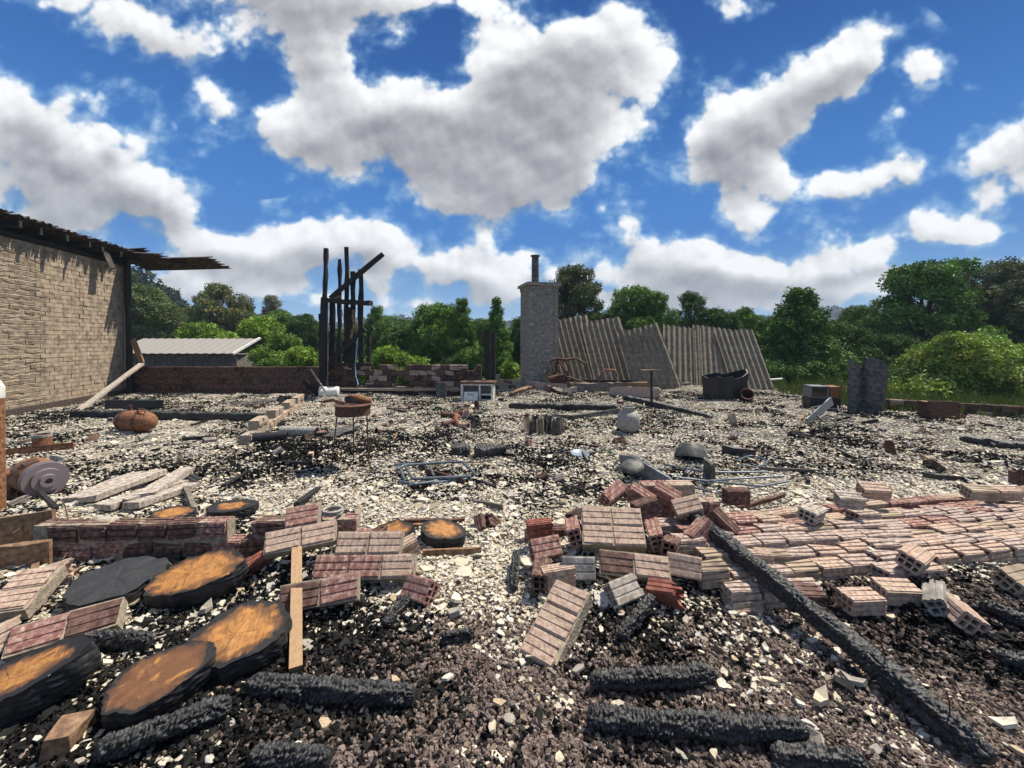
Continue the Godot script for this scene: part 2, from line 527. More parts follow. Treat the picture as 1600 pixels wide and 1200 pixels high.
	blotchy("concrete", [[0.0, s(92, 86, 78)], [0.5, s(136, 128, 116)], [1.0, s(166, 158, 144)]], 1.2, 0.95, 0.014, 5, 0.2, 103)
	plain("black plastic", s(24, 24, 25), 0.55)
	plain("dark hollow", s(16, 15, 14), 0.9)
	plain("white plastic", s(214, 212, 204), 0.5)
	plain("blue hose", s(120, 160, 196), 0.5)
	plain("pulley", s(128, 118, 120), 0.55, 0.3)
	plain("blue grey", s(104, 120, 134), 0.45, 0.1)
	var green := plain("green glass", Color(0.12, 0.34, 0.16, 0.55), 0.08)
	green.transparency = BaseMaterial3D.TRANSPARENCY_ALPHA
	var pane := plain("smoked glass", Color(0.10, 0.11, 0.11, 0.6), 0.1)
	pane.transparency = BaseMaterial3D.TRANSPARENCY_ALPHA
	# loose stuff takes its colour from each piece
	for a in [["shard", 0.92], ["stone", 0.85], ["coal", 0.8], ["bark", 0.9]]:
		var m := StandardMaterial3D.new()
		m.resource_name = a[0]
		m.vertex_color_use_as_albedo = true
		m.roughness = a[1]
		m.metallic_specular = 0.3
		m.albedo_texture = noise_texture(0.02, 4, 107, [[0.0, s(178, 172, 164)], [0.5, s(226, 222, 214)], [1.0, s(255, 253, 248)]])
		m.uv1_triplanar = true
		m.uv1_world_triplanar = true
		m.uv1_scale = Vector3.ONE * 6.0
		mats[a[0]] = m
	var leaf := StandardMaterial3D.new()
	leaf.resource_name = "leaf"
	leaf.vertex_color_use_as_albedo = true
	leaf.roughness = 0.72
	leaf.metallic_specular = 0.3
	leaf.backlight_enabled = true
	leaf.backlight = Color(0.45, 0.5, 0.25)
	mats["leaf"] = leaf
	for a in [["cream flake", s(206, 198, 178)], ["white flake", s(216, 212, 202)], ["tan flake", s(186, 168, 142)], ["grey flake", s(164, 160, 152)]]:
		var fm := plain(a[0], a[1], 0.92)
		fm.albedo_texture = mats["shard"].albedo_texture
		fm.uv1_triplanar = true
		fm.uv1_world_triplanar = true
		fm.uv1_scale = Vector3.ONE * 6.0
	blotchy("bark brown", [[0.0, s(46, 38, 32)], [0.6, s(84, 72, 60)], [1.0, s(120, 108, 94)]], 1.2, 0.9, 0.02, 4, 0.5, 109)

var brick_mesh: Array[ArrayMesh] = []
var shard_mesh: Array[ArrayMesh] = []
var coal_mesh: Array[ArrayMesh] = []
var stone_mesh: Array[ArrayMesh] = []

# a hollow clay brick 0.20 x 0.13 x 0.10: three ribs on each long side, six holes in each end; origin at its middle
func hollow_brick(broken: float, worn := 0) -> ArrayMesh:
	var b := Mb.new()
	var L := 0.20; var H := 0.13; var W := 0.10; var g := 0.006
	var hx := L / 2.0; var hy := H / 2.0 - g; var hz := W / 2.0 - g
	var cut := func(x: float, y: float, z: float) -> float:      # a broken end is jagged
		if broken <= 0.0 or x < 0.0:
			return x
		return x * (1.0 - broken * (0.6 + 0.4 * sin(y * 70.0 + z * 31.0) + 0.35 * sin(z * 90.0 - y * 25.0)))
	var P := func(x: float, y: float, z: float) -> Vector3:
		var p := Vector3(cut.call(x, y, z), y, z)
		p += Vector3(fine.get_noise_3d(y * 9.0 + worn * 7.0, z * 9.0, x * 4.0), fine.get_noise_3d(x * 7.0, y * 9.0 + worn * 5.0, z * 9.0), fine.get_noise_3d(z * 9.0, x * 7.0 + worn * 3.0, y * 9.0)) * 0.007
		for k in worn:                                    # knocked-off corners
			var corner := Vector3(hx * (1 - 2 * (k % 2)), hy * (1 - 2 * ((k + worn) % 2)), hz * (1 - 2 * ((k / 2) % 2)))
			var near := 1.0 - clampf((p - corner).length() / 0.055, 0.0, 1.0)
			p = p.lerp(corner * 0.72, near * 0.8)
		return p
	# core sides
	b.quad(P.call(-hx, hy, -hz), P.call(-hx, hy, hz), P.call(hx, hy, hz), P.call(hx, hy, -hz))
	b.quad(P.call(-hx, -hy, hz), P.call(-hx, -hy, -hz), P.call(hx, -hy, -hz), P.call(hx, -hy, hz))
	b.quad(P.call(-hx, hy, hz), P.call(-hx, -hy, hz), P.call(hx, -hy, hz), P.call(hx, hy, hz))
	b.quad(P.call(-hx, -hy, -hz), P.call(-hx, hy, -hz), P.call(hx, hy, -hz), P.call(hx, -hy, -hz))
	# ribs
	for side in 4:
		var turn := Basis(Vector3.RIGHT, side * PI / 2.0)
		var half: float = [hz, hy, hz, hy][side]           # half the width of this side
		var up: float = [hy, hz, hy, hz][side]
		var rib := (half * 2.0 - 0.020) / 3.0
		for k in 3:
			var z0 := -half + k * (rib + 0.010)
			var z1 := z0 + rib
			var e := 0.002
			var p := [Vector3(0, up, z0), Vector3(0, up + g, z0 + e), Vector3(0, up + g, z1 - e), Vector3(0, up, z1)]
			for q in 3:
				var a: Vector3 = turn * p[q]
				var d: Vector3 = turn * p[q + 1]
				b.quad(P.call(-hx, a.y, a.z), P.call(-hx, d.y, d.z), P.call(hx, d.y, d.z), P.call(hx, a.y, a.z))
			for e2 in [-1.0, 1.0]:
				var c: Array = []
				for q in 4:
					var a: Vector3 = turn * p[q]
					c.append(P.call(hx * e2, a.y, a.z))
				b.quad(c[0], c[1], c[2], c[3])
	# ends with six holes
	var ys := [-hy, -hy + 0.010, -0.025, -0.016, 0.016, 0.025, hy - 0.010, hy]
	var zs := [-hz, -hz + 0.010, -0.005, 0.005, hz - 0.010, hz]
	for e in [-1.0, 1.0]:
		for j in 7:
			for k in 5:
				var y0: float = ys[j]; var y1: float = ys[j + 1]; var z0: float = zs[k]; var z1: float = zs[k + 1]
				var c := [P.call(hx * e, y0, z0), P.call(hx * e, y1, z0), P.call(hx * e, y1, z1), P.call(hx * e, y0, z1)]
				if j % 2 == 1 and k % 2 == 1:
					var deep := Vector3(-0.07 * e, 0, 0)
					for q in 4:
						b.quad(c[q], c[(q + 1) % 4], c[(q + 1) % 4] + deep, c[q] + deep)
					b.quad(c[0] + deep, c[1] + deep, c[2] + deep, c[3] + deep)
				else:
					b.quad(c[0], c[1], c[2], c[3])
	return b.mesh()

# a flat broken flake: an uneven polygon with a thickness
func flake(sides: int, thick: float, bend: float) -> ArrayMesh:
	var b := Mb.new()
	var top: Array[Vector3] = []
	var low: Array[Vector3] = []
	for k in sides:
		var a := TAU * (k + rnd(-0.32, 0.32)) / sides
		var r := rnd(0.32, 0.56)
		var p := Vector3(cos(a) * r, 0, sin(a) * r * 0.8)
		p.y = bend * p.x * p.x
		top.append(p + Vector3(0, thick / 2, 0))
		low.append(p * Vector3(1.04, 1, 1.04) - Vector3(0, thick / 2, 0))
	var mid := Vector3(rnd(-0.1, 0.1), thick / 2, rnd(-0.1, 0.1))
	for k in sides:
		var q := (k + 1) % sides
		b.tri(mid, top[q], top[k])
		b.tri(mid - Vector3(0, thick, 0), low[k], low[q])
		b.quad(top[k], top[q], low[q], low[k])
	return b.mesh()

# an angular lump
func lump(flat: float, rough: float) -> ArrayMesh:
	var b := Mb.new()
	var pts: Array[Vector3] = []
	for d in [Vector3(1, 0, 0), Vector3(-1, 0, 0), Vector3(0, 1, 0), Vector3(0, -1, 0), Vector3(0, 0, 1), Vector3(0, 0, -1)]:
		pts.append((d as Vector3) * 0.5 * rnd(1.0 - rough, 1.0 + rough * 0.4) + Vector3(rnd(-1, 1), rnd(-1, 1), rnd(-1, 1)) * 0.12)
	for sx in [0, 1]:
		for sy in [2, 3]:
			for sz in [4, 5]:
				var mid: Vector3 = (pts[sx] + pts[sy] + pts[sz]) * rnd(0.42, 0.62)
				var o := [pts[sx], pts[sy], pts[sz]]
				if (sx + sy + sz) % 2 == 1:
					o.reverse()
				for k in 3:
					b.tri(mid * Vector3(1, flat, 1), o[k] * Vector3(1, flat, 1), o[(k + 1) % 3] * Vector3(1, flat, 1))
	return b.mesh()

# a handful of small flakes or crumbs lying together, for the finest litter
func litter(count: int, reach: float, small: float, big: float, flat: bool) -> ArrayMesh:
	var b := Mb.new()
	for k in count:
		var size := small + (big - small) * pow(rng.randf(), 2.0)
		var at := Vector3(rnd(-1, 1) * reach, rnd(0.0, 0.008), rnd(-1, 1) * reach)
		var t := turned(rnd(0, 360), rnd(-22, 22), rnd(-22, 22)) if flat else any_turn()
		var tone := rnd(0.55, 1.12)
		b.ink = Color(tone, tone * rnd(0.96, 1.0), tone * rnd(0.88, 1.0))
		var n := 5
		var thick := size * (0.16 if flat else 0.6)
		var top: Array[Vector3] = []
		var low: Array[Vector3] = []
		for i in n:
			var a := TAU * (i + rnd(-0.3, 0.3)) / n
			var r := size * rnd(0.35, 0.6)
			top.append(at + t * Vector3(cos(a) * r, thick * 0.5, sin(a) * r * 0.8))
			low.append(at + t * Vector3(cos(a) * r * 1.1, -thick * 0.5, sin(a) * r * 0.88))
		var mid := (top[0] + top[2] + top[3]) / 3.0
		for i in n:
			var q := (i + 1) % n
			b.tri(mid, top[q], top[i])
			b.quad(top[i], top[q], low[q], low[i])
	return b.mesh(true)

var pale_litter: Array[ArrayMesh] = []
var coal_litter: Array[ArrayMesh] = []

func make_meshes() -> void:
	for k in 6:
		pale_litter.append(litter(11, 0.085, 0.010, 0.046, true))
		coal_litter.append(litter(10, 0.075, 0.008, 0.034, false))
	brick_mesh.append(hollow_brick(0.0))
	brick_mesh.append(hollow_brick(0.45))
	brick_mesh.append(hollow_brick(0.75))
	for k in 4:
		brick_mesh.append(hollow_brick(0.0, k + 1))
	for k in 6:
		shard_mesh.append(flake(5 + k % 3, 0.13 + 0.04 * (k % 2), [0.0, 0.5, 0.0, 0.9, 0.0, -0.4][k]))
	for k in 5:
		coal_mesh.append(lump(rnd(0.6, 1.0), 0.35))
	for k in 4:
		stone_mesh.append(lump(rnd(0.55, 0.8), 0.3))

# how the floor is covered at a place: x white shards, y black coal, z brown gravel, w grey ash
const PATCHES := [
	# x, z, rx, rz, white, black, gravel, ash
	[-1.05, -2.15, 0.75, 0.42, -0.45, 0.75, -0.2, 0.0], [-1.7, -1.75, 0.9, 0.35, -0.5, 0.6, 0.0, 0.0], [-2.0, -2.3, 0.6, 0.5, -0.2, 0.5, -0.4, 0.0],
	[-3.0, -6.2, 1.5, 0.8, -0.55, 0.8, 0.0, 0.0], [-2.2, -6.9, 1.2, 0.5, -0.4, 0.6, 0.0, 0.0], [-2.2, -8.2, 1.5, 0.4, -0.2, 0.4, 0, 0],
	[-1.5, -4.0, 1.1, 0.35, 0.45, -0.4, 0.0, 0.8], [0.35, -3.75, 0.8, 0.35, 0.2, -0.3, 0.0, 0.9], [1.3, -4.25, 0.6, 0.3, -0.5, 0.5, 0.0, 0.5],
	[2.9, -4.4, 1.4, 0.35, 0.35, -0.4, 0.0, 0.9], [-0.9, -4.3, 0.5, 0.2, -0.4, 0.6, 0, 0], [0.55, -5.3, 0.9, 0.4, -0.3, 0.5, 0, 0], [-0.2, -5.7, 0.7, 0.2, -0.3, 0.4, 0, 0],
	[0.02, -3.0, 0.25, 0.35, -0.3, 0.6, 0, 0], [-0.45, -3.25, 0.5, 0.5, 0.5, -0.5, 0, 0.1], [-0.2, -2.6, 0.55, 0.5, 0.45, -0.35, 0.1, 0.1],
	[-8.5, -10.0, 2.5, 0.6, -0.3, 0.5, 0, 0], [-3.6, -9.2, 2.0, 0.6, 0.2, -0.1, 0, 0], [3.5, -7.5, 1.5, 0.4, -0.2, 0.4, 0, 0], [5.0, -6.4, 1.2, 0.3, -0.2, 0.35, 0.1, 0],
	[6.6, -6.6, 2.0, 0.8, 0.25, -0.2, 0, 0], [0.6, -2.2, 0.4, 0.25, -0.2, 0.5, -0.2, 0], [2.35, -2.35, 0.7, 0.3, -0.1, 0.5, -0.2, 0], [2.75, -2.15, 0.5, 0.2, -0.3, 0.7, -0.3, 0],
	[-0.6, -1.75, 0.35, 0.2, -0.2, 0.4, 0, 0], [-2.9, -3.4, 0.8, 0.3, 0.2, -0.2, 0, 0.3], [-4.5, -5.5, 1.2, 0.8, 0.25, 0.0, 0, 0], [0.85, -2.6, 0.6, 0.25, 0.3, 0, 0, 0.1],
	[1.25, -2.15, 0.4, 0.2, 0.2, 0.0, 0.0, 0.0], [0.6, -1.65, 0.4, 0.15, -0.1, 0.3, 0, 0], [-1.9, -5.1, 1.0, 0.5, 0.2, 0.0, 0, 0.2],
]

func cover(x: float, z: float) -> Vector4:
	var d := -z
	var n1 := fine.get_noise_2d(x * 0.45 + 9.0, z * 0.45)
	var n2 := fine.get_noise_2d(x * 1.7 - 30.0, z * 1.7 + 12.0)
	var n3 := fine.get_noise_2d(x * 5.0 + 70.0, z * 5.0)
	var gravel := smoothstep(2.75, 2.15, d + n1 * 0.35 - clampf(x, -1.2, 2.0) * 0.16)
	if x < -0.5:
		gravel *= smoothstep(-1.6, -0.5, x) * 0.8 + 0.2
	var c := Vector4(0.84 - n1 * 0.8 + n2 * 0.45 + n3 * 0.3, 0.23 + n1 * 0.85 - n2 * 0.5 - n3 * 0.3, gravel, 0.5 - n1 * 0.6)
	c.x = lerpf(c.x, 0.05 + n2 * 0.10, gravel)
	c.y = lerpf(c.y, 0.03 + n2 * 0.1, gravel)
	if d < 2.9 and x < -0.5:
		c.y += 0.3 * smoothstep(-0.5, -1.3, x)
	for k in PATCHES:
		var q: float = (x - k[0]) * (x - k[0]) / (k[2] * k[2]) + (z - k[1]) * (z - k[1]) / (k[3] * k[3])
		if q < 2.5:
			var w := exp(-q * 1.3)
			c += Vector4(k[4], k[5], k[6], k[7]) * w
	return c.clamp(Vector4.ZERO, Vector4.ONE)

func inside(x: float, z: float) -> bool:      # the floor of the house and the yard before it
	return z > -13.6 - maxf(0.0, x) * 0.06 and x > -11.2 and x < 15.5 - maxf(0.0, -z - 6.0) * 0.3 and z < -0.9

func make_ground() -> void:
	var b := Mb.new()
	var rows := [0.0]
	var d := 0.6
	while d < 2600.0:
		rows.append(d)
		d *= 1.022 if d < 18.0 else (1.05 if d < 120.0 else 1.16)
	var nu := 190
	var pts := PackedVector3Array()
	var uv := PackedVector2Array()
	var cols := PackedColorArray()
	for r in rows:
		for a in nu + 1:
			var t := (float(a) / nu - 0.5) * 2.0
			var x: float = t * (r * 1.75 + 4.0) if r < 2000 else t * r * 2.0
			var z: float = -r + 3.0 if r < 3.6 else -r
			if r < 3.6:
				z = 3.0 - r * (6.6 / 3.6)
			var y := height(x, z)
			pts.append(Vector3(x, y, z))
			uv.append(Vector2(x, z))
			var c := Color(0.10, 0.10, 0.045)
			if inside(x, z):
				var k := cover(x, z)
				var ash := clampf(k.w * 0.8 - k.y * 0.3, 0.0, 1.0)
				c = Color(0.085, 0.080, 0.074).lerp(Color(0.46, 0.45, 0.42), ash)
				c = c.lerp(Color(0.011, 0.011, 0.011), k.y * 0.85)
				c = c.lerp(Color(0.11, 0.078, 0.062), k.z)
			elif -z > 13.0 or absf(x) > 11.0:
				var g := fine.get_noise_2d(x * 0.15, z * 0.15)
				c = Color(0.085, 0.10, 0.03).lerp(Color(0.15, 0.13, 0.06), clampf(0.5 + g, 0, 1))
			cols.append(c)
	b.sheet(pts, nu, rows.size() - 1, uv)
	b.c = cols
	var m := StandardMaterial3D.new()
	m.resource_name = "ground"
	m.vertex_color_use_as_albedo = true
	m.albedo_texture = noise_texture(0.03, 6, 111, [[0.0, s(70, 68, 66)], [0.42, s(160, 158, 154)], [0.6, s(232, 230, 226)], [1.0, s(255, 255, 255)]])
	m.uv1_triplanar = true
	m.uv1_world_triplanar = true
	m.uv1_scale = Vector3.ONE * 1.7
	m.roughness = 0.95
	m.heightmap_enabled = true
	m.heightmap_texture = noise_texture(0.06, 5, 113)
	m.heightmap_scale = 1.2
	structure("ground", b.mesh(true), m)

func make_hills() -> void:
	make_leaf_clumps()
	# far wooded ridge with a pale field, and a nearer wooded slope on the left
	var ridges := [
		# called, points (u, v of the crest), distance, depth, colour
		["far_hill", [[-400, 500], [200, 492], [520, 512], [560, 503], [620, 500], [700, 512], [800, 506], [1000, 512], [1200, 498], [1320, 486], [1500, 478], [2100, 470]], 520.0, 240.0, Color(0.026, 0.042, 0.026)],
		["wooded_slope", [[-300, 330], [60, 372], [150, 410], [200, 432], [245, 462], [285, 492], [330, 512], [420, 524], [500, 528]], 95.0, 40.0, Color(0.030, 0.045, 0.018)],
	]
	for r in ridges:
		var b := Mb.new()
		var crest: Array = r[1]
		var nu := 120
		var nv := 16
		var pts := PackedVector3Array()
		for j in nv + 1:
			var t := float(j) / nv
			for i in nu + 1:
				var u := lerpf(crest[0][0], crest[-1][0], float(i) / nu)
				var k := 0
				while k < crest.size() - 2 and u > crest[k + 1][0]:
					k += 1
				var v := lerpf(crest[k][1], crest[k + 1][1], smoothstep(crest[k][0], crest[k + 1][0], u))
				var far: Vector3 = far_spot(u, v, r[2])
				var near := 1.0 - t
				var p := Vector3(far.x * (1.0 - near * r[3] / r[2]), 0, -r[2] + near * r[3])
				p.y = lerpf(far.y, -4.0, smoothstep(0.0, 1.0, near)) + fine.get_noise_2d(p.x * 0.05, p.z * 0.05) * r[2] * 0.008
				pts.append(p)
		b.sheet(pts, nu, nv)
		var m := plain(r[0], Color(r[4].r, r[4].g, r[4].b).linear_to_srgb(), 0.95)
		structure("hill", b.mesh(), m)
		# the wood on it: reads as one mass
		var rows := PackedFloat32Array()
		var tree := lump(1.0, 0.2) if r[2] > 200 else leaf_clump[0]
		var size: float = 7.0 if r[2] > 200 else 2.0
		for k in (5200 if r[2] > 200 else 4200):
			var q := rng.randi_range(0, pts.size() - 1)
			var p: Vector3 = pts[q] + Vector3(rnd(-1, 1) * r[2] * 0.02, 0, rnd(-1, 1) * r[2] * 0.02)
			if r[2] > 200 and p.x > -260 and p.x < -120 and p.y < 8.0 and fine.get_noise_2d(p.x * 0.02, p.z * 0.02) > -0.2:
				continue                                   # the cleared field
			var sz := size * rnd(0.6, 1.3)
			var tone := rnd(0.6, 1.5)
			row(rows, any_turn().scaled(Vector3(sz, sz * rnd(0.7, 1.1), sz)), p + Vector3(0, sz * 0.25, 0), Color(0.030 * tone * rnd(0.8, 1.3), 0.050 * tone, 0.020 * tone))
		var root := stuff_root("distant_wood", "dark green far-off wood covering the ridge on the horizon" if r[2] > 200 else "dark green wood covering the slope behind the tall brick wall", "wood")
		scatter("tree_crowns", tree, mats["bark"], rows, root)
	var f := Mb.new()
	var fp := PackedVector3Array()
	for j in 5:
		for i in 9:
			var p := far_spot(585.0 + i * 9.0, 538.0 - j * 4.0, 300.0)
			fp.append(Vector3(p.x, p.y + 1.0, -300.0 - j * 6.0))
	f.sheet(fp, 8, 4)
	structure("field", f.mesh(), plain("dry field", s(150, 140, 92), 0.95))

# lays bricks of a wall as parts; returns how many. «along» runs with the courses, bricks beyond «limit» are joined into one part
func lay_bricks(parent: Node, start: Vector3, along: Vector3, courses: int, count: int, look: Array, skip = null, course := 0.155, pitch := 0.25, deep := 0.115, loose := 0.004, mortar := "mortar", limit := 300, near_end := false) -> void:
	var yaw := atan2(-along.z, along.x)
	var base := Basis(Vector3.UP, yaw)
	var joint := Mb.new()
	var rest := Mb.new()
	var spots: Array = []
	for j in courses:
		var shift := 0.5 if j % 2 else 0.0
		for i in count + (1 if j % 2 else 0):
			var from := i - shift
			var to := minf(from + 1.0, count)
			from = maxf(from, 0.0)
			if skip != null and skip.call((from + to) * 0.5, j, count, courses):
				continue
			spots.append([from, to, j])
	if spots.size() > limit:
		spots.sort_custom(func(a, b): return a[0] > b[0] if near_end else a[0] < b[0])
	var laid := 0
	for q in spots:
		var w: float = (q[1] - q[0]) * pitch
		var mid: Vector3 = start + along * ((q[0] + q[1]) * 0.5 * pitch) + Vector3(0, (q[2] + 0.5) * course, 0)
		joint.box(mid - Vector3(0, 0.011, 0), Vector3(w + 0.002, course, deep - 0.024), base)
		var size := Vector3((w - 0.010) / 0.20, (course - 0.011) / 0.13, deep / 0.10)
		var jig := turned(rnd(-1, 1) * loose * 150.0, rnd(-1, 1) * loose * 150.0, rnd(-1, 1) * loose * 120.0)
		var at := mid + base * Vector3(0, 0, rnd(-1, 1) * loose)
		laid += 1
		if laid <= limit:
			part("brick", brick_mesh[[0, 3, 4, 5, 6][rng.randi() % 5]], mats[look[rng.randi() % look.size()]], parent, Transform3D(base * jig * Basis.from_scale(size), at))
		else:
			rest.box(at, size * Vector3(0.20, 0.13, 0.10), base * jig)
	part("mortar", joint.mesh(), mats[mortar], parent)
	if rest.v.size():
		part("bricks", rest.mesh(), mats[look[0]], parent).set_meta("kind", "stuff")

func corrugated(length: float, width: float, jag_a: float, jag_b: float, nu := 48, amp := 0.029, pitch := 0.177) -> ArrayMesh:
	# waves run across x (width), ridges along y from 0 to length; 6 mm thick, ends may be broken
	var b := Mb.new()
	var grid := PackedVector3Array()
	var back := PackedVector3Array()
	var nv := 10
	var ja: Array = []
	var jb: Array = []
	for i in nu + 1:
		ja.append(jag_a * (rnd(0, 1) if i % 3 == 0 else (ja[-1] + rnd(-0.08, 0.08))))
		jb.append(jag_b * (rnd(0, 1) if i % 3 == 0 else (jb[-1] + rnd(-0.08, 0.08))))
	for j in nv + 1:
		for i in nu + 1:
			var x := (float(i) / nu - 0.5) * width
			var y := lerpf(ja[i], length - jb[i], float(j) / nv)
			var z := sin(x / pitch * TAU) * amp + sin(y * 1.3 + x) * 0.008
			grid.append(Vector3(x, y, z))
			back.append(Vector3(x, y, z - 0.007))
	b.sheet(grid, nu, nv)
	b.sheet(back, nu, nv)
	var w := nu + 1
	for i in nu:
		b.quad(grid[i], grid[i + 1], back[i + 1], back[i])
		var k := nv * w + i
		b.quad(grid[k + 1], grid[k], back[k], back[k + 1])
	for j in nv:
		var k := j * w
		b.quad(grid[k + w], grid[k], back[k], back[k + w])
		b.quad(grid[k + nu], grid[k + w + nu], back[k + w + nu], back[k + nu])
	return b.mesh()

func make_left_house() -> void:
	var a := Vector3(-11.3, 0, -12.0)
	var along := Vector3(0.84, 0, 3.5).normalized()
	var out := along.cross(Vector3.UP)
	if out.x < 0.0:
		out = -out
	var house := thing("brick_house", "tall windowless tan brick house wall under charred corrugated roof remains", "house", a)
	var wall := Node3D.new()
	wall.name = "wall"
	house.add_child(wall)
	lay_bricks(wall, Vector3(0, -0.1, 0), along, 36, 19, ["tan brick"], null, 0.106, 0.25, 0.14, 0.007, "mortar", 300, true)
	# plastered pilaster at the far corner, dark plinth, charred wall plate
	var m := Mb.new()
	m.box(-along * 0.11 + Vector3(0, 1.85, 0), Vector3(0.2, 3.72, 0.2), Basis(Vector3.UP, atan2(-along.z, along.x)), 0.012, rng)
	part("corner_pilaster", m.mesh(), mats["concrete"], house)
	m = Mb.new()
	m.box(along * 2.3 + out * 0.12 + Vector3(0, 0.04, 0), Vector3(4.6, 0.22, 0.09), Basis(Vector3.UP, atan2(-along.z, along.x)), 0.01, rng)
	part("plinth", m.mesh(), mats["dark mortar"], house)
	m = Mb.new()
	var wave: Array = []
	for k in 20:
		wave.append(along * (k * 0.24 - 0.1) + Vector3(0, 3.80, 0) + out * (0.02 + fine.get_noise_2d(k * 3.1, 4.0) * 0.02))
	m.tube(wave, wave.map(func(_p): return 0.085), 6)
	part("wall_plate", m.mesh(), mats["charred timber"], house)
	# rafter ends poking out under the sheets
	for k in 8:
		m = Mb.new()
		var at := along * (0.1 + k * 0.62)
		m.box(at + out * 0.05 + Vector3(0, 3.93, 0), Vector3(0.07, 0.13, 0.9 - 0.1 * (k % 3)), Basis(Vector3.UP, atan2(-along.z, along.x)), 0.015, rng)
		part("rafter_end", m.mesh(), mats["charred timber"], house)
	# roof sheets: ridges run out over the wall, the free edge is burnt off
	var yaw := atan2(-along.z, along.x)
	for k in 5:
		var sheet := corrugated(2.0, 1.12, 0.0, 0.16)
		var lay := Basis(along, out * 0.995 + Vector3(0, 0.10, 0), along.cross(out * 0.995 + Vector3(0, 0.10, 0)).normalized())
		var p := along * (0.35 + k * 1.06) - out * 1.55 + Vector3(0, 3.92 + 0.012 * (k % 2) - k * 0.002, 0)
		part("roof_sheet", sheet, mats["sooty sheet"], house, Transform3D(lay * turned(0, 0, rnd(-2, 2)), p))
	# two long sheets still hanging out over the burnt room at the far end
	for q in [[-0.95, 2.75, 3.92, 2.0, 0.25], [-0.35, 1.7, 4.02, -3.0, 0.35], [-0.6, 1.15, 4.1, 6.0, 0.5]]:
		var side := Vector3(0.08 * q[3] * 0.1, -0.24, -1).normalized()
		var far := Vector3(1.0, 0.01 * q[3], 0.02).normalized()
		var b2 := Basis(side, far, side.cross(far).normalized()).orthonormalized()
		part("roof_sheet", corrugated(q[1], 0.95, 0.0, q[4]), mats["sooty sheet"], house, Transform3D(b2, Vector3(-0.45, q[2], q[0])))
	# a burnt strip of sheet hanging down the wall
	m = Mb.new()
	m.box(along * 1.05 + out * 0.35 + Vector3(0, 3.72, 0), Vector3(0.26, 0.5, 0.012), Basis(Vector3.UP, yaw) * turned(4, 18, 2), 0.02, rng)
	part("hanging_strip", m.mesh(), mats["sooty sheet"], house)
	# the post under the hanging sheets
	m = Mb.new()
	var post: Array = []
	for k in 13:
		post.append(Vector3(fine.get_noise_2d(k * 2.0, 1.0) * 0.02 + k * -0.006, k * 0.318, 0))
	m.tube(post, post.map(func(_p): return 0.075 + rnd(-0.008, 0.008)), 7)
	lone("charred_post", m.mesh(), mats["charred timber"], "blackened upright post under the overhanging roof sheets beside the tall wall", "post", Transform3D(Basis.IDENTITY, Vector3(-10.98, 0.0, -11.95)))

func make_back_walls() -> void:
	var left := thing("brick_wall", "low dark sooty brick wall running from the tall house wall to the burnt timber frame", "wall", Vector3(-11.15, -0.05, -12.2))
	lay_bricks(left, Vector3.ZERO, Vector3(1, 0, 0), 5, 22, ["sooty brick", "burnt brick", "sooty brick"], null, 0.17, 0.255, 0.14, 0.006, "dark mortar")
	var right := thing("brick_wall", "low scorched brick wall with two round holes behind the white stove", "wall", Vector3(-5.45, -0.05, -11.95))
	var holes := func(x: float, j: int, _n: int, _c: int) -> bool:
		if (absf(x - 4.6) < 0.9 and (j == 2 or j == 3)) or (absf(x - 9.1) < 0.75 and (j == 2 or j == 3)):
			return true
		return j == 5 and sin(x * 2.3) > 0.75
	lay_bricks(right, Vector3.ZERO, Vector3(1, 0, 0.05).normalized(), 6, 18, ["sooty brick", "sooty brick", "burnt brick", "dusty brick"], holes, 0.155, 0.255, 0.14, 0.007, "dark mortar")
	var m := Mb.new()
	m.box(Vector3(2.5, 0.24, 0.22), Vector3(4.4, 0.06, 0.3), turned(2), 0.02, rng)
	part("ledge", m.mesh(), mats["mortar"], right)
	m = Mb.new()                                        # stub of the wall beside the chimney
	var stub := thing("brick_wall", "short broken stub of brick wall between stove and chimney", "wall", Vector3(-0.75, -0.05, -12.3))
	lay_bricks(stub, Vector3.ZERO, Vector3(1, 0, -0.1).normalized(), 4, 4, ["pale brick", "sooty brick"], func(x, j, _n, _c): return j > 2 and x > 1.6, 0.155, 0.25, 0.14, 0.012, "mortar")

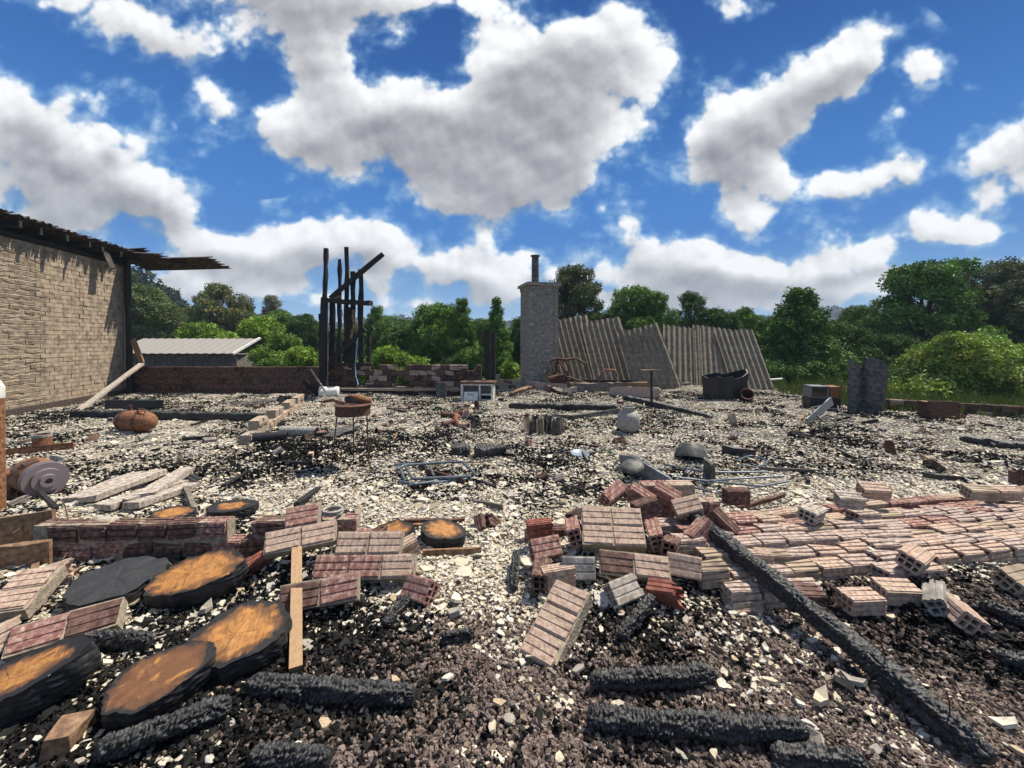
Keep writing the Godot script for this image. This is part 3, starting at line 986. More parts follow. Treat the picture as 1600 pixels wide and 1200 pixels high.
func make_chimney() -> void:
	var at := far_spot(842, 600, 13.0)
	at.y = 0.0
	var chimney := thing("brick_chimney", "square grey brick chimney with concrete cap and rusty flue pipe", "chimney", at, turned(15))
	var look := ["grey brick"]
	var half := 0.47
	for side in 4:
		var turn := Basis(Vector3.UP, side * PI / 2.0)
		var face := Node3D.new()
		face.name = "wall"
		face.transform = Transform3D(turn, Vector3.ZERO)
		chimney.add_child(face, true)
		# each face reaches one corner in turn, so that brick ends show at the corners
		lay_bricks(face, Vector3(-half, -0.05, half - 0.07), Vector3(1, 0, 0), 19, 4, look, null, 0.171, (half * 2.0 - 0.142) / 4.0, 0.14, 0.005, "concrete")
	var m := Mb.new()
	m.box(Vector3(0, 3.26, 0), Vector3(1.08, 0.10, 1.08), Basis.IDENTITY, 0.01, rng)
	m.box(Vector3(0, 3.17, 0), Vector3(0.98, 0.08, 0.98), Basis.IDENTITY, 0.01, rng)
	part("cap", m.mesh(), mats["concrete"], chimney)
	m = Mb.new()
	m.lathe(Vector3(-0.12, 3.3, 0), [Vector2(0.115, 0), Vector2(0.112, 0.5), Vector2(0.118, 0.51), Vector2(0.112, 0.53), Vector2(0.11, 0.88), Vector2(0.0, 0.88)], 16)
	var pipe := part("flue_pipe", m.mesh(), mats["burnt sheet"], chimney)
	m = Mb.new()
	m.lathe(Vector3(-0.12, 4.18, 0), [Vector2(0.0, 0.05), Vector2(0.15, 0.03), Vector2(0.15, 0.0), Vector2(0.0, 0.0)], 16, Basis.IDENTITY, true)
	part("pipe_collar", m.mesh(), mats["burnt sheet"], pipe)

func make_foundations() -> void:
	var look := ["sooty brick", "red brick", "red brick", "sooty brick"]
	var f := thing("foundation_wall", "two-course charred brick footing with reddish tops beside the cut log slices", "wall", Vector3(-3.42, -0.0, -3.02))
	lay_bricks(f, Vector3.ZERO, Vector3(1, 0, -0.05).normalized(), 2, 11, look, func(x, j, _n, _c): return j == 1 and x > 6.0 and x < 7.4, 0.138, 0.206, 0.12, 0.016, "mortar")
	f = thing("foundation_wall", "single pale brick footing course at the edge of the doorway gap", "wall", Vector3(0.1, 0.0, -3.28))
	lay_bricks(f, Vector3.ZERO, Vector3(1, 0, 0.02).normalized(), 1, 5, ["pale brick", "sooty brick", "red brick"], null, 0.138, 0.21, 0.11, 0.012, "mortar")
	f = thing("foundation_wall", "broken brick pier left standing above the tumbled brick heap", "wall", Vector3(1.08, 0.0, -3.45))
	lay_bricks(f, Vector3.ZERO, Vector3(1, 0, -0.03).normalized(), 3, 3, ["pale brick", "sooty brick", "red brick"], func(x, j, _n, _c): return j == 2 and x > 1.6, 0.138, 0.21, 0.12, 0.012, "mortar")
	f = thing("foundation_wall", "long row of pinkish red bricks bordering the fallen brick wall", "wall", Vector3(1.72, 0.0, -3.46))
	lay_bricks(f, Vector3.ZERO, Vector3(1, 0, -0.19).normalized(), 1, 20, ["red brick", "red brick", "red brick", "pale brick"], null, 0.138, 0.21, 0.11, 0.016, "mortar")
	f = thing("foundation_wall", "second row of red bricks lying against the long brick border", "wall", Vector3(2.0, 0.0, -3.36))
	lay_bricks(f, Vector3.ZERO, Vector3(1, 0, -0.19).normalized(), 1, 18, ["red brick", "red brick", "pale brick"], func(x, _j, _n, _c): return sin(x * 1.9) > 0.9, 0.118, 0.21, 0.11, 0.02, "mortar")
	# whitened interior footing that runs towards the back wall
	f = thing("foundation_wall", "whitish plastered brick footing running back towards the burnt timber frame", "wall", Vector3(-4.05, 0.0, -6.3))
	lay_bricks(f, Vector3.ZERO, Vector3(-0.98, 0, -3.6).normalized(), 2, 15, ["pale brick", "tan brick", "ash wood"], func(x, j, _n, _c): return j == 1 and sin(x * 1.7) > 0.3, 0.15, 0.25, 0.16, 0.012, "mortar")
	# footing along the right side with a charred sill
	f = thing("foundation_wall", "low dark footing with charred sill along the bushes", "wall", Vector3(8.2, -0.05, -9.6))
	lay_bricks(f, Vector3.ZERO, Vector3(3.4, 0, 1.9).normalized(), 2, 18, ["burnt brick", "sooty brick", "pale brick"], null, 0.15, 0.25, 0.15, 0.01, "dark mortar")

func make_fallen_wall() -> void:
	# a wall that fell flat: its courses lie side by side on the ground
	var wall := thing("fallen_brick_wall", "wide slab of brown and pink bricks from a wall fallen flat on the ground", "wall", Vector3(1.2, 0.0, -3.2))
	var along := Vector3(1, 0, -0.13).normalized()
	var across := Vector3(0.13, 0, 1).normalized()
	var yaw := atan2(-along.z, along.x)
	var joint := Mb.new()
	for j in 6:
		for i in 19:
			var front := 5.4 - 0.10 * i + sin(i * 1.3) * 0.5
			if j > front or (j < 1 and i > 4 and i < 8):
				continue
			var x := (i + (0.5 if j % 2 else 0.0)) * 0.212
			var p := along * x + across * (j * 0.138)
			var wave := sin(x * 2.1 + j * 0.5) * 0.025 + sin(x * 5.3 + j * 1.7) * 0.004
			p.y = 0.11 - j * 0.009 + wave + height(p.x + 1.2, p.z - 3.2) * 0.6
			var tilt := turned(yaw * 57.3 + rnd(-1.2, 1.2), -90.0 + rnd(-2, 2), rnd(-1.2, 1.2) + cos(x * 2.1 + j * 0.5) * 3.0)
			var look: String = ["pale brick", "dusty brick", "tan brick", "dusty brick", "dusty brick", "red brick"][rng.randi() % (6 if j < 2 else 5)]
			part("brick", brick_mesh[[0, 3, 4, 5, 6][rng.randi() % 5]], mats[look], wall, Transform3D(tilt, p))
			joint.box(p - Vector3(0, 0.045, 0), Vector3(0.21, 0.05, 0.138), turned(yaw * 57.3), 0.006, rng)
			if j > front - 1.0 and rng.randf() < 0.8:        # a second brick shows under the broken edge
				part("brick", brick_mesh[0], mats[["sooty brick", "pale brick"][rng.randi() % 2]], wall, Transform3D(turned(yaw * 57.3 + rnd(-6, 6), -90.0 + rnd(-8, 8), rnd(-4, 4)), p + Vector3(rnd(-0.03, 0.03), -0.095, rnd(-0.02, 0.03))))
	part("mortar", joint.mesh(), mats["mortar"], wall)

func make_roof_sheets() -> void:
	# corrugated fibre-cement roof sheets that slid down and lean at the back: bottom u, v, top u, v, distance, lean back in metres, width
	var list := [
		[916, 604, 887, 497, 13.2, 0.55, 1.36, 14.0, "grey corrugated roof sheet leaning beside the chimney"],
		[964, 598, 937, 500, 12.9, 0.50, 1.36, 9.0, "grey corrugated roof sheet with torn edge, second from the chimney"],
		[1030, 608, 995, 512, 12.3, 0.35, 1.36, 15.0, "tilted corrugated roof sheet standing in front of the others"],
		[1068, 606, 1066, 511, 13.3, 0.60, 1.3, 1.0, "upright corrugated roof sheet behind the tilted one"],
		[1118, 606, 1112, 511, 13.25, 0.60, 1.3, 4.0, "corrugated roof sheet in the middle of the wide leaning row"],
		[1178, 610, 1146, 516, 13.1, 0.60, 1.3, 13.0, "slanting corrugated roof sheet at the end of the leaning row beside the black tub"],
	]
	for q in list:
		var foot := far_spot(q[0], q[1], q[4])
		var head := far_spot(q[2], q[3], q[4] + q[5] * 1.75)
		var up := (head - foot).normalized()
		var side := Vector3(1, 0, 0.05)
		side = (side - up * side.dot(up)).normalized()
		var b := Basis(side, up, side.cross(up))
		var o := lone("corrugated_sheet", corrugated((head - foot).length() + 0.12, q[6], 0.06, 0.12), mats["fibre cement"], q[8], "roof sheet", Transform3D(b, foot - up * 0.1), "leaning roof sheets")
		o.set_meta("group", "leaning roof sheets")
	# a white plastic pipe poking out behind them
	var m := Mb.new()
	m.tube([far_spot(1150, 597, 13.9), far_spot(1222, 592, 13.7)], [0.03, 0.03], 8)
	lone("plastic_pipe", m.mesh(), mats["white plastic"], "thin white pipe sticking out past the last roof sheet", "pipe")

func timber(pts: Array, w: float, d: float, ragged := 0.012) -> ArrayMesh:
	# a burnt plank or post: a rectangular bar through points with an eaten-away outline
	var b := Mb.new()
	var rings: Array = []
	for k in pts.size():
		var along: Vector3 = (pts[mini(k + 1, pts.size() - 1)] - pts[maxi(k - 1, 0)]).normalized()
		var side := along.cross(Vector3(0, 0, 1) if absf(along.z) < 0.8 else Vector3.UP).normalized()
		var up := side.cross(along)
		var ring: Array[Vector3] = []
		for c in [[-1, -1], [1, -1], [1, 1], [-1, 1]]:
			ring.append(pts[k] + side * (c[0] * w * 0.5 + rnd(-1, 1) * ragged) + up * (c[1] * d * 0.5 + rnd(-1, 1) * ragged))
		rings.append(ring)
	for k in pts.size() - 1:
		for c in 4:
			b.quad(rings[k][c], rings[k][(c + 1) % 4], rings[k + 1][(c + 1) % 4], rings[k + 1][c])
	b.quad(rings[0][3], rings[0][2], rings[0][1], rings[0][0])
	var e: Array = rings[-1]
	b.quad(e[0], e[1], e[2], e[3])
	return b.mesh()

func run(a: Vector3, b: Vector3, n: int, sag := 0.0) -> Array:
	var o: Array = []
	for k in n + 1:
		var t := float(k) / n
		o.append(a.lerp(b, t) - Vector3(0, sag * 4.0 * t * (1.0 - t), 0))
	return o

func make_burnt_frame() -> void:
	var base := far_spot(507, 600, 11.6)
	base.y = 0.0
	var f := thing("burnt_timber_frame", "charred remains of a timber wall with jagged upright boards and a slanting brace", "timber frame", base)
	var at := func(u: float, v: float, back := 0.0) -> Vector3:
		return far_spot(u, v, 11.6 + back) - base
	# post, upright boards (bottom u, bottom v, top u, top v, width in metres), braces
	part("post", timber(run(at.call(505, 608), at.call(507, 465), 9), 0.16, 0.14), mats["charred timber"], f)
	part("post", timber(run(at.call(507, 470), at.call(510, 388), 6), 0.10, 0.09, 0.014), mats["charred timber"], f)
	part("batten", timber(run(at.call(512, 607, -0.1), at.call(512, 470, -0.1), 6), 0.025, 0.03, 0.002), mats["weathered board"], f)
	for q in [[519, 572, 519, 470, 0.15], [530, 572, 531, 405, 0.10], [541, 572, 542, 386, 0.12], [552, 572, 552, 424, 0.12], [564, 572, 564, 421, 0.13], [576, 572, 576, 520, 0.11], [503, 568, 503, 490, 0.14], [547, 575, 548, 480, 0.12]]:
		part("upright_board", timber(run(at.call(q[0], q[1], 0.12), at.call(q[2], q[3], 0.12), 10), q[4], 0.05, 0.02), mats["charred timber"], f)
	part("brace", timber(run(at.call(516, 466, 0.02), at.call(599, 397, 0.02), 10), 0.13, 0.06, 0.014), mats["charred timber"], f)
	part("brace", timber(run(at.call(514, 566, 0.02), at.call(570, 514, 0.02), 8), 0.15, 0.06), mats["charred timber"], f)
	part("shelf", timber(run(at.call(516, 470, -0.12), at.call(580, 474, -0.12), 8), 0.12, 0.3, 0.012), mats["charred timber"], f)
	part("sill", timber(run(at.call(512, 568, 0.0), at.call(582, 569, 0.0), 6), 0.07, 0.14, 0.008), mats["charred timber"], f)
	for q in [[521, 468, 533, 463, 0.08], [552, 484, 553, 512, 0.06], [552, 512, 548, 528, 0.05], [533, 480, 534, 494, 0.045]]:
		part("bare_wood", timber(run(at.call(q[0], q[1], -0.16), at.call(q[2], q[3], -0.10), 5), q[4], 0.02, 0.02), mats["brown wood"], f)
	var m := Mb.new()
	m.tube([at.call(559, 528, -0.1), at.call(557, 548, -0.1), at.call(555, 570, -0.1), at.call(556, 588, -0.2), at.call(560, 601, -0.3)], [0.012, 0.012, 0.012, 0.012, 0.012], 8)
	lone("hose", m.mesh(), mats["blue hose"], "thin pale blue hose hanging on the burnt timber frame", "hose", Transform3D(Basis.IDENTITY, base))
	# the double post by the stove
	var p := thing("charred_post", "pair of blackened posts standing at the end of the low wall by the stove", "post", far_spot(766, 600, 11.5) * Vector3(1, 0, 1))
	for q in [[-0.09, 1.85, 0.13], [0.10, 1.80, 0.12]]:
		part("post", timber(run(Vector3(q[0] * 0.7, -0.1, 0), Vector3(q[0], q[1], 0.02), 9), q[2], 0.12, 0.012), mats["charred timber"], p)

# lying bars, planks and pipes: called, label, category, material, from, to, width, thickness, sag
func bar(called: String, label: String, category: String, m: String, a: Vector3, b: Vector3, w: float, d: float, ragged := 0.006, group := "") -> void:
	if m == "charred timber" and d >= 0.1:
		var v := b - a
		var turn := Basis(Vector3.UP, atan2(-v.z, v.x)) * Basis(Vector3.BACK, asin(clampf(v.y / v.length(), -1, 1)))
		lone(called, char_log(v.length(), w * 0.52, int(absf(a.x * 31.0)) + 3, 0.9, 0.06, 2.2), mats["char"], label, category, Transform3D(turn, (a + b) * 0.5), group)
		return
	lone(called, timber(run(Vector3.ZERO, b - a, maxi(3, int((b - a).length() / 0.22))), w, d, ragged), mats[m], label, category, Transform3D(Basis.IDENTITY, a), group)

func wire(called: String, label: String, category: String, m: String, pts: Array, r: float, group := "") -> void:
	var at: Vector3 = pts[0]
	var b := Mb.new()
	var c := Curve3D.new()
	for k in pts.size():
		var along: Vector3 = (pts[mini(k + 1, pts.size() - 1)] - pts[maxi(k - 1, 0)]) * 0.17
		c.add_point(pts[k] - at, -along, along)
	var fine_pts: Array = []
	for k in 25:
		fine_pts.append(c.sample_baked(c.get_baked_length() * k / 24.0))
	b.tube(fine_pts, fine_pts.map(func(_p): return r), 7)
	lone(called, b.mesh(), mats[m], label, category, Transform3D(Basis.IDENTITY, at), group)

func make_objects() -> void:
	var m: Mb
	var o: Node3D
	# ---- far shed
	o = thing("wooden_shed", "long low shed with grey roof and weathered vertical boards beyond the wall", "shed", far_spot(278, 572, 17.0) * Vector3(1, 0, 1) + Vector3(0, -0.45, 0))
	m = Mb.new()
	for k in 46:
		m.box(Vector3(-2.35 + k * 0.105, 0.75, rnd(-0.01, 0.01)), Vector3(0.085, 1.5 + rnd(-0.04, 0.04), 0.03), Basis.IDENTITY, 0.004, rng)
	var wall := part("boards", m.mesh(), mats["weathered board"], o)
	wall.set_meta("kind", "stuff")
	m = Mb.new()
	m.box(Vector3(0.0, 0.7, -1.2), Vector3(4.6, 1.4, 2.2))
	part("inner_wall", m.mesh(), mats["weathered board"], o)
	var rs := PackedVector3Array()
	for j in 5:
		for i in 61:
			rs.append(Vector3(-2.6 + i * 0.0845, 1.48 + j * 0.15 + sin(i * 1.5) * 0.012, 0.35 - j * 0.42))
	m = Mb.new()
	m.sheet(rs, 60, 4)
	part("roof", m.mesh(), mats["gas grey"], o)
	m = Mb.new()
	m.box(Vector3(2.5, 1.78, -0.5), Vector3(0.10, 0.08, 1.9), turned(0, 19.6))
	part("barge_board", m.mesh(), mats["enamel"], o)
	# ---- planks by the tall wall
	bar("plank", "long pale plank leaning from the rubble against the corner of the tall wall", "plank", "ash wood", on_ground(122, 645, 0.02), far_spot(221, 569, 11.4), 0.13, 0.05)
	bar("plank", "short brown plank leaning on the blackened post", "plank", "brown wood", far_spot(222, 568, 11.6), far_spot(208, 531, 11.8), 0.14, 0.04)
	bar("charred_beam", "long black beam lying across the floor behind the rusty tank", "beam", "charred timber", on_ground(112, 652, 0.06), on_ground(440, 659, 0.06), 0.16, 0.14, 0.014)
	bar("charred_board", "blackened board lying at the foot of the tall wall", "board", "char", on_ground(165, 642, 0.08), on_ground(255, 640, 0.06), 0.3, 0.04, 0.02)
	bar("plank", "thin pale stick lying on the shards below the dark brick wall", "plank", "ash wood", on_ground(360, 637, 0.08), on_ground(432, 630, 0.08), 0.05, 0.04)
	# ---- rusty tank
	o = thing("rusty_tank", "rusty orange-brown gas tank lying on its side among white shards", "tank", on_ground(212, 676, 0.0), turned(-10))
	m = Mb.new()
	var prof: Array = []
	for k in 13:
		var a := PI * k / 12.0
		prof.append(Vector2(sin(a) ** 0.6 * 0.19, -cos(a) * 0.36))
	m.lathe(Vector3(0, 0.17, 0), prof, 20, Basis(Vector3.BACK, PI / 2.0))
	part("body", m.mesh(), mats["rust"], o)
	m = Mb.new()
	for k in 2:
		m.lathe(Vector3([-0.16, 0.15][k], 0.17, 0), [Vector2(0.193, -0.012), Vector2(0.199, 0.0), Vector2(0.193, 0.012)], 20, Basis(Vector3.BACK, PI / 2.0))
	part("weld_band", m.mesh(), mats["dark rust"], o)
	m = Mb.new()
	m.tube([Vector3(-0.12, 0.34, 0), Vector3(-0.12, 0.44, 0)], [0.02, 0.02], 8)
	m.box(Vector3(-0.12, 0.42, 0), Vector3(0.1, 0.02, 0.02))
	part("valve", m.mesh(), mats["dark rust"], o)
	m = Mb.new()
	m.tube([Vector3(0.1, 0.35, 0.05), Vector3(0.13, 0.40, 0.06), Vector3(0.24, 0.39, 0.06), Vector3(0.28, 0.33, 0.06)], [0.012, 0.012, 0.012, 0.012], 6)
	part("handle", m.mesh(), mats["dark rust"], o)
	# ---- rusty can on a plank
	bar("rusty_plank", "flat rusty orange strip of metal under the rusty can", "metal strip", "rust", on_ground(8, 711, 0.03), on_ground(116, 703, 0.03), 0.16, 0.03)
	o = thing("rusty_can", "upright rusty tin can standing on a flat rusty strip", "can", on_ground(66, 704, 0.05))
	m = Mb.new()
	m.lathe(Vector3.ZERO, [Vector2(0.0, 0.0), Vector2(0.105, 0.0), Vector2(0.108, 0.01), Vector2(0.10, 0.12), Vector2(0.102, 0.13), Vector2(0.10, 0.20), Vector2(0.092, 0.20), Vector2(0.088, 0.02)], 20)
	part("body", m.mesh(), mats["rust"], o)
	m = Mb.new()
	m.lathe(Vector3(0, 0.2, 0), [Vector2(0.09, -0.03), Vector2(0.106, -0.03), Vector2(0.106, 0.008), Vector2(0.09, 0.008)], 20, Basis.IDENTITY, true)
	part("rim", m.mesh(), mats["gas grey"], o)
	# ---- rusty machine with pulley
	var at := on_ground(62, 775, 0.0)
	o = thing("rusty_motor", "rusty drum-shaped motor with grey stepped pulley lying at the rubble edge", "motor", at, turned(-28))
	m = Mb.new()
	m.lathe(Vector3(-0.05, 0.19, 0), [Vector2(0.0, -0.23), Vector2(0.12, -0.23), Vector2(0.165, -0.19), Vector2(0.172, -0.1), Vector2(0.172, 0.08), Vector2(0.16, 0.14), Vector2(0.0, 0.15)], 24, Basis(Vector3.BACK, -PI / 2.0))
	part("drum", m.mesh(), mats["rust"], o)
	m = Mb.new()
	m.lathe(Vector3(0.10, 0.19, 0), [Vector2(0.0, 0.0), Vector2(0.172, 0.0), Vector2(0.172, 0.03), Vector2(0.15, 0.035), Vector2(0.15, 0.05), Vector2(0.168, 0.055), Vector2(0.168, 0.085), Vector2(0.115, 0.085), Vector2(0.11, 0.125), Vector2(0.065, 0.125), Vector2(0.06, 0.165), Vector2(0.028, 0.165), Vector2(0.028, 0.12), Vector2(0.0, 0.12)], 28, Basis(Vector3.BACK, -PI / 2.0), true)
	part("pulley", m.mesh(), mats["pulley"], o)
	m = Mb.new()
	m.box(Vector3(-0.12, 0.015, 0.02), Vector3(0.52, 0.04, 0.34), turned(4), 0.006, rng)
	for k in 2:
		m.box(Vector3(-0.2 + k * 0.22, 0.05, 0.1), Vector3(0.05, 0.08, 0.12))
	part("base_plate", m.mesh(), mats["dark rust"], o)
	m = Mb.new()
	m.box(Vector3(-0.28, 0.16, 0.12), Vector3(0.24, 0.2, 0.1), turned(10, 20, 6), 0.02, rng)
	part("housing", m.mesh(), mats["rust"], o)
	m = Mb.new()
	m.box(Vector3(-0.02, 0.335, 0.06), Vector3(0.14, 0.05, 0.1), turned(0, 18), 0.01, rng)
	part("terminal_box", m.mesh(), mats["dark rust"], o)
	# ---- rusty column at the edge
	o = thing("rusty_column", "tall rust-streaked metal column standing beside the rusty motor", "column", spot(-24, 806), turned(0, 0, 0.5))
	m = Mb.new()
	m.lathe(Vector3.ZERO, [Vector2(0.128, -0.05), Vector2(0.125, 0.6), Vector2(0.125, 1.06)], 20)
	part("tube", m.mesh(), mats["rust"], o)
	m = Mb.new()
	m.lathe(Vector3(0, 1.06, 0), [Vector2(0.127, 0.0), Vector2(0.127, 0.1), Vector2(0.10, 0.16), Vector2(0.0, 0.17)], 20)
	part("top_cap", m.mesh(), mats["enamel"], o)
	# ---- iron stand with bottle
	var stand_at := spot(553, 728)
	o = thing("iron_stand", "rusty round iron stand on thin straight legs in the middle of the floor", "stand", Vector3(stand_at.x, 0.0, -5.22))
	m = Mb.new()
	m.lathe(Vector3(0, 0.74, 0), [Vector2(0.0, 0.05), Vector2(0.225, 0.05), Vector2(0.235, 0.045), Vector2(0.225, 0.035), Vector2(0.21, 0.035), Vector2(0.21, -0.085), Vector2(0.2, -0.085), Vector2(0.2, 0.03), Vector2(0.0, 0.03)], 26, Basis.IDENTITY, true)
	part("round_top", m.mesh(), mats["dark rust"], o)
	for q in [[-0.14, 0.12, -0.19, 0.2], [0.165, -0.02, 0.19, -0.03], [-0.06, -0.17, -0.08, -0.24]]:
		m = Mb.new()
		m.tube([Vector3(q[0], 0.74, q[1]), Vector3(q[2], -0.03, q[3])], [0.009, 0.008], 8)
		part("leg", m.mesh(), mats["dark rust"], o)
	o = thing("bottle", "orange-brown scorched bottle lying on the round iron stand", "bottle", Vector3(stand_at.x + 0.09, 0.845, -5.25), turned(35, 0, 0))
	m = Mb.new()
	m.lathe(Vector3.ZERO, [Vector2(0.0, -0.13), Vector2(0.045, -0.125), Vector2(0.05, -0.11), Vector2(0.05, 0.05), Vector2(0.035, 0.09), Vector2(0.018, 0.11), Vector2(0.018, 0.15), Vector2(0.0, 0.15)], 16, turned(0, 0, 68))
	part("body", m.mesh(), mats["rust"], o)
	bar("wood_strip", "burnt wood strip lying on the rim of the iron stand", "wood strip", "brown wood", Vector3(stand_at.x - 0.24, 0.83, -5.22), Vector3(stand_at.x - 0.06, 0.81, -5.12), 0.04, 0.015)
	bar("metal_scrap", "blackened flat scrap lying on the iron stand top", "scrap", "burnt sheet", Vector3(stand_at.x - 0.12, 0.815, -5.27), Vector3(stand_at.x + 0.05, 0.82, -5.3), 0.12, 0.015)
	# ---- white pot and leaning pole beside the frame
	o = thing("enamel_pot", "white enamel pot lying on its side before the burnt timber frame", "pot", on_ground(514, 623, 0.12), turned(8))
	m = Mb.new()
	m.lathe(Vector3.ZERO, [Vector2(0.0, -0.26), Vector2(0.14, -0.26), Vector2(0.155, -0.22), Vector2(0.155, 0.2), Vector2(0.17, 0.22), Vector2(0.15, 0.22), Vector2(0.14, -0.2), Vector2(0.0, -0.22)], 20, Basis(Vector3.BACK, PI / 2.0))
	part("body", m.mesh(), mats["white plastic"], o)
	bar("pole", "thin pale pole leaning against the burnt timber frame", "pole", "ash wood", far_spot(508, 611, 10.9), far_spot(486, 577, 11.5), 0.035, 0.035, 0.002)
	bar("charred_board", "short charred board leaning on the dark brick wall", "board", "charred timber", on_ground(500, 618, 0.02), far_spot(474, 595, 11.7), 0.13, 0.04)
	# ---- wood stove
	o = thing("wood_stove", "scorched white enamel wood stove with open oven door by the low wall", "stove", far_spot(748, 630, 10.9) * Vector3(1, 0, 1) + Vector3(0, -0.02, 0), turned(-4))
	m = Mb.new()
	m.box(Vector3(0, 0.50, 0), Vector3(0.90, 0.045, 0.56), Basis.IDENTITY, 0.004, rng)
	part("cook_top", m.mesh(), mats["dark rust"], o)
	m = Mb.new()
	for q in [[-0.40, 0.25, 0.06], [-0.02 + 0.08, 0.25, 0.04], [0.38, 0.25, 0.05]]:
		m.box(Vector3(q[0], q[1], 0.0), Vector3(q[2], 0.47, 0.5))
	m.box(Vector3(0, 0.455, 0.22), Vector3(0.80, 0.045, 0.05))
	m.box(Vector3(0, 0.045, 0.22), Vector3(0.80, 0.07, 0.05))
	m.box(Vector3(0, 0.25, -0.23), Vector3(0.80, 0.46, 0.03))
	m.box(Vector3(0.23, 0.2, 0.05), Vector3(0.27, 0.03, 0.36))
	part("body", m.mesh(), mats["enamel"], o)
	m = Mb.new()
	m.box(Vector3(-0.16, 0.16, 0.29), Vector3(0.36, 0.24, 0.025), turned(0, -24), 0.004, rng)
	var door := part("oven_door", m.mesh(), mats["enamel"], o)
	m = Mb.new()
	m.tube([Vector3(-0.22, 0.22, 0.345), Vector3(-0.16, 0.215, 0.36), Vector3(-0.10, 0.22, 0.345)], [0.008, 0.008, 0.008], 6)
	part("handle", m.mesh(), mats["dark rust"], door)
	m = Mb.new()
	for q in [[-0.2, 0.05, 0.10], [0.12, -0.05, 0.09]]:
		m.lathe(Vector3(q[0], 0.525, q[1]), [Vector2(0.0, 0.012), Vector2(q[2], 0.01), Vector2(q[2], 0.0)], 18)
	part("ring_plate", m.mesh(), mats["dark hollow"], o)
	# ---- dark panel leaning on the wall
	m = Mb.new()
	m.box(Vector3(0, 0.2, 0), Vector3(0.27, 0.42, 0.02), turned(0, -14), 0.005, rng)
	lone("sheet_scrap", m.mesh(), mats["burnt sheet"], "small dark panel leaning against the brick wall left of the stove", "panel", Transform3D(Basis.IDENTITY, far_spot(690, 626, 11.2) * Vector3(1, 0, 1)))
	# ---- gas cylinder
	o = thing("gas_cylinder", "grey scorched gas cylinder with collar ring standing on the rubble", "gas cylinder", on_ground(982, 676, 0.0), turned(20))
	m = Mb.new()
	m.lathe(Vector3.ZERO, [Vector2(0.0, 0.0), Vector2(0.135, 0.0), Vector2(0.14, 0.035), Vector2(0.165, 0.05), Vector2(0.187, 0.11), Vector2(0.190, 0.2), Vector2(0.185, 0.27), Vector2(0.15, 0.335), Vector2(0.09, 0.36), Vector2(0.0, 0.365)], 28)
	part("body", m.mesh(), mats["gas grey"], o)
	m = Mb.new()
	m.lathe(Vector3(0, 0.335, 0), [Vector2(0.105, 0.0), Vector2(0.105, 0.085), Vector2(0.115, 0.09), Vector2(0.112, 0.1), Vector2(0.095, 0.1), Vector2(0.095, 0.0)], 24)
	part("collar", m.mesh(), mats["gas grey"], o)
	m = Mb.new()
	m.tube([Vector3(0, 0.35, 0), Vector3(0, 0.41, 0)], [0.03, 0.02], 8)
	part("valve", m.mesh(), mats["dark rust"], o)
	# ---- small table on one post
	o = thing("post_table", "small board fixed on a thin black post before the roof sheets", "table", on_ground(1018, 636, 0.0))
	m = Mb.new()
	m.tube([Vector3(0, -0.05, 0), Vector3(0, 0.86, 0)], [0.03, 0.028], 8)
	part("post", m.mesh(), mats["black plastic"], o)
	m = Mb.new()
	m.box(Vector3(-0.01, 0.875, 0), Vector3(0.5, 0.035, 0.2), turned(6, 0, 1.5), 0.01, rng)
	part("board", m.mesh(), mats["brown wood"], o)
	# ---- beams and pipes of the back half
	bar("charred_beam", "black beam running from the flattened planks past the small post table", "beam", "charred timber", on_ground(975, 626, 0.06), on_ground(1112, 655, 0.04), 0.14, 0.12, 0.014)
	bar("charred_beam", "long black beam lying in front of the brown warped planks", "beam", "charred timber", on_ground(795, 638, 0.06), on_ground(964, 642, 0.05), 0.14, 0.12, 0.014)
	bar("metal_pipe", "grey metal bar slanting down to the gas cylinder", "pipe", "burnt sheet", on_ground(890, 657, 0.05), on_ground(968, 646, 0.06), 0.08, 0.06)
	for k in 9:
		var u := 800.0 + k * 23.0
		bar("warped_plank", ["warped brown plank in the flattened heap before the chimney", "pinkish warped slab in the flattened heap before the chimney", "grey warped plank in the flattened heap before the chimney"][k % 3], "plank", ["brown wood", "dusty brick", "weathered board"][k % 3], on_ground(u - rnd(0, 30), 611 + rnd(0, 15), 0.10 + 0.02 * (k % 3)), on_ground(u + rnd(30, 80), 611 + rnd(0, 14), 0.08 + 0.02 * (k % 4)), rnd(0.10, 0.26), 0.04, 0.028, "planks heaped before the chimney")
	bar("pole", "pale pole lying before the tilted roof sheet", "pole", "ash wood", on_ground(1022, 612, 0.12), on_ground(1098, 606, 0.14), 0.05, 0.05)
	bar("charred_board", "flat charred board on the shards right of the metal basin", "board", "char", on_ground(1128, 712, 0.04), on_ground(1180, 716, 0.03), 0.16, 0.04, 0.012)
	bar("charred_chunk", "black burnt beam piece lying behind the grey chair frame", "beam", "charred timber", on_ground(706, 711, 0.05), on_ground(735, 711, 0.05), 0.2, 0.1, 0.02)
	bar("charred_chunk", "black burnt beam piece with flat top, left of the blue-grey plate", "beam", "charred timber", on_ground(742, 716, 0.05), on_ground(790, 712, 0.05), 0.2, 0.1, 0.02)
	# ---- rusty tangle by the chimney
	o = thing("rusty_machine", "tangle of rusty bent tubes from a burnt machine beside the chimney", "machine", far_spot(895, 606, 12.2) * Vector3(1, 0, 1))
	var bend := func(pts: Array, r: float, called: String, mat_name: String) -> void:
		var b := Mb.new()
		var q: Array = []
		for p in pts:
			q.append(far_spot(p[0], p[1], 12.2 + p[2]) - far_spot(895, 606, 12.2) * Vector3(1, 0, 1))
		b.tube(q, q.map(func(_p): return r), 7)
		part(called, b.mesh(), mats[mat_name], o)
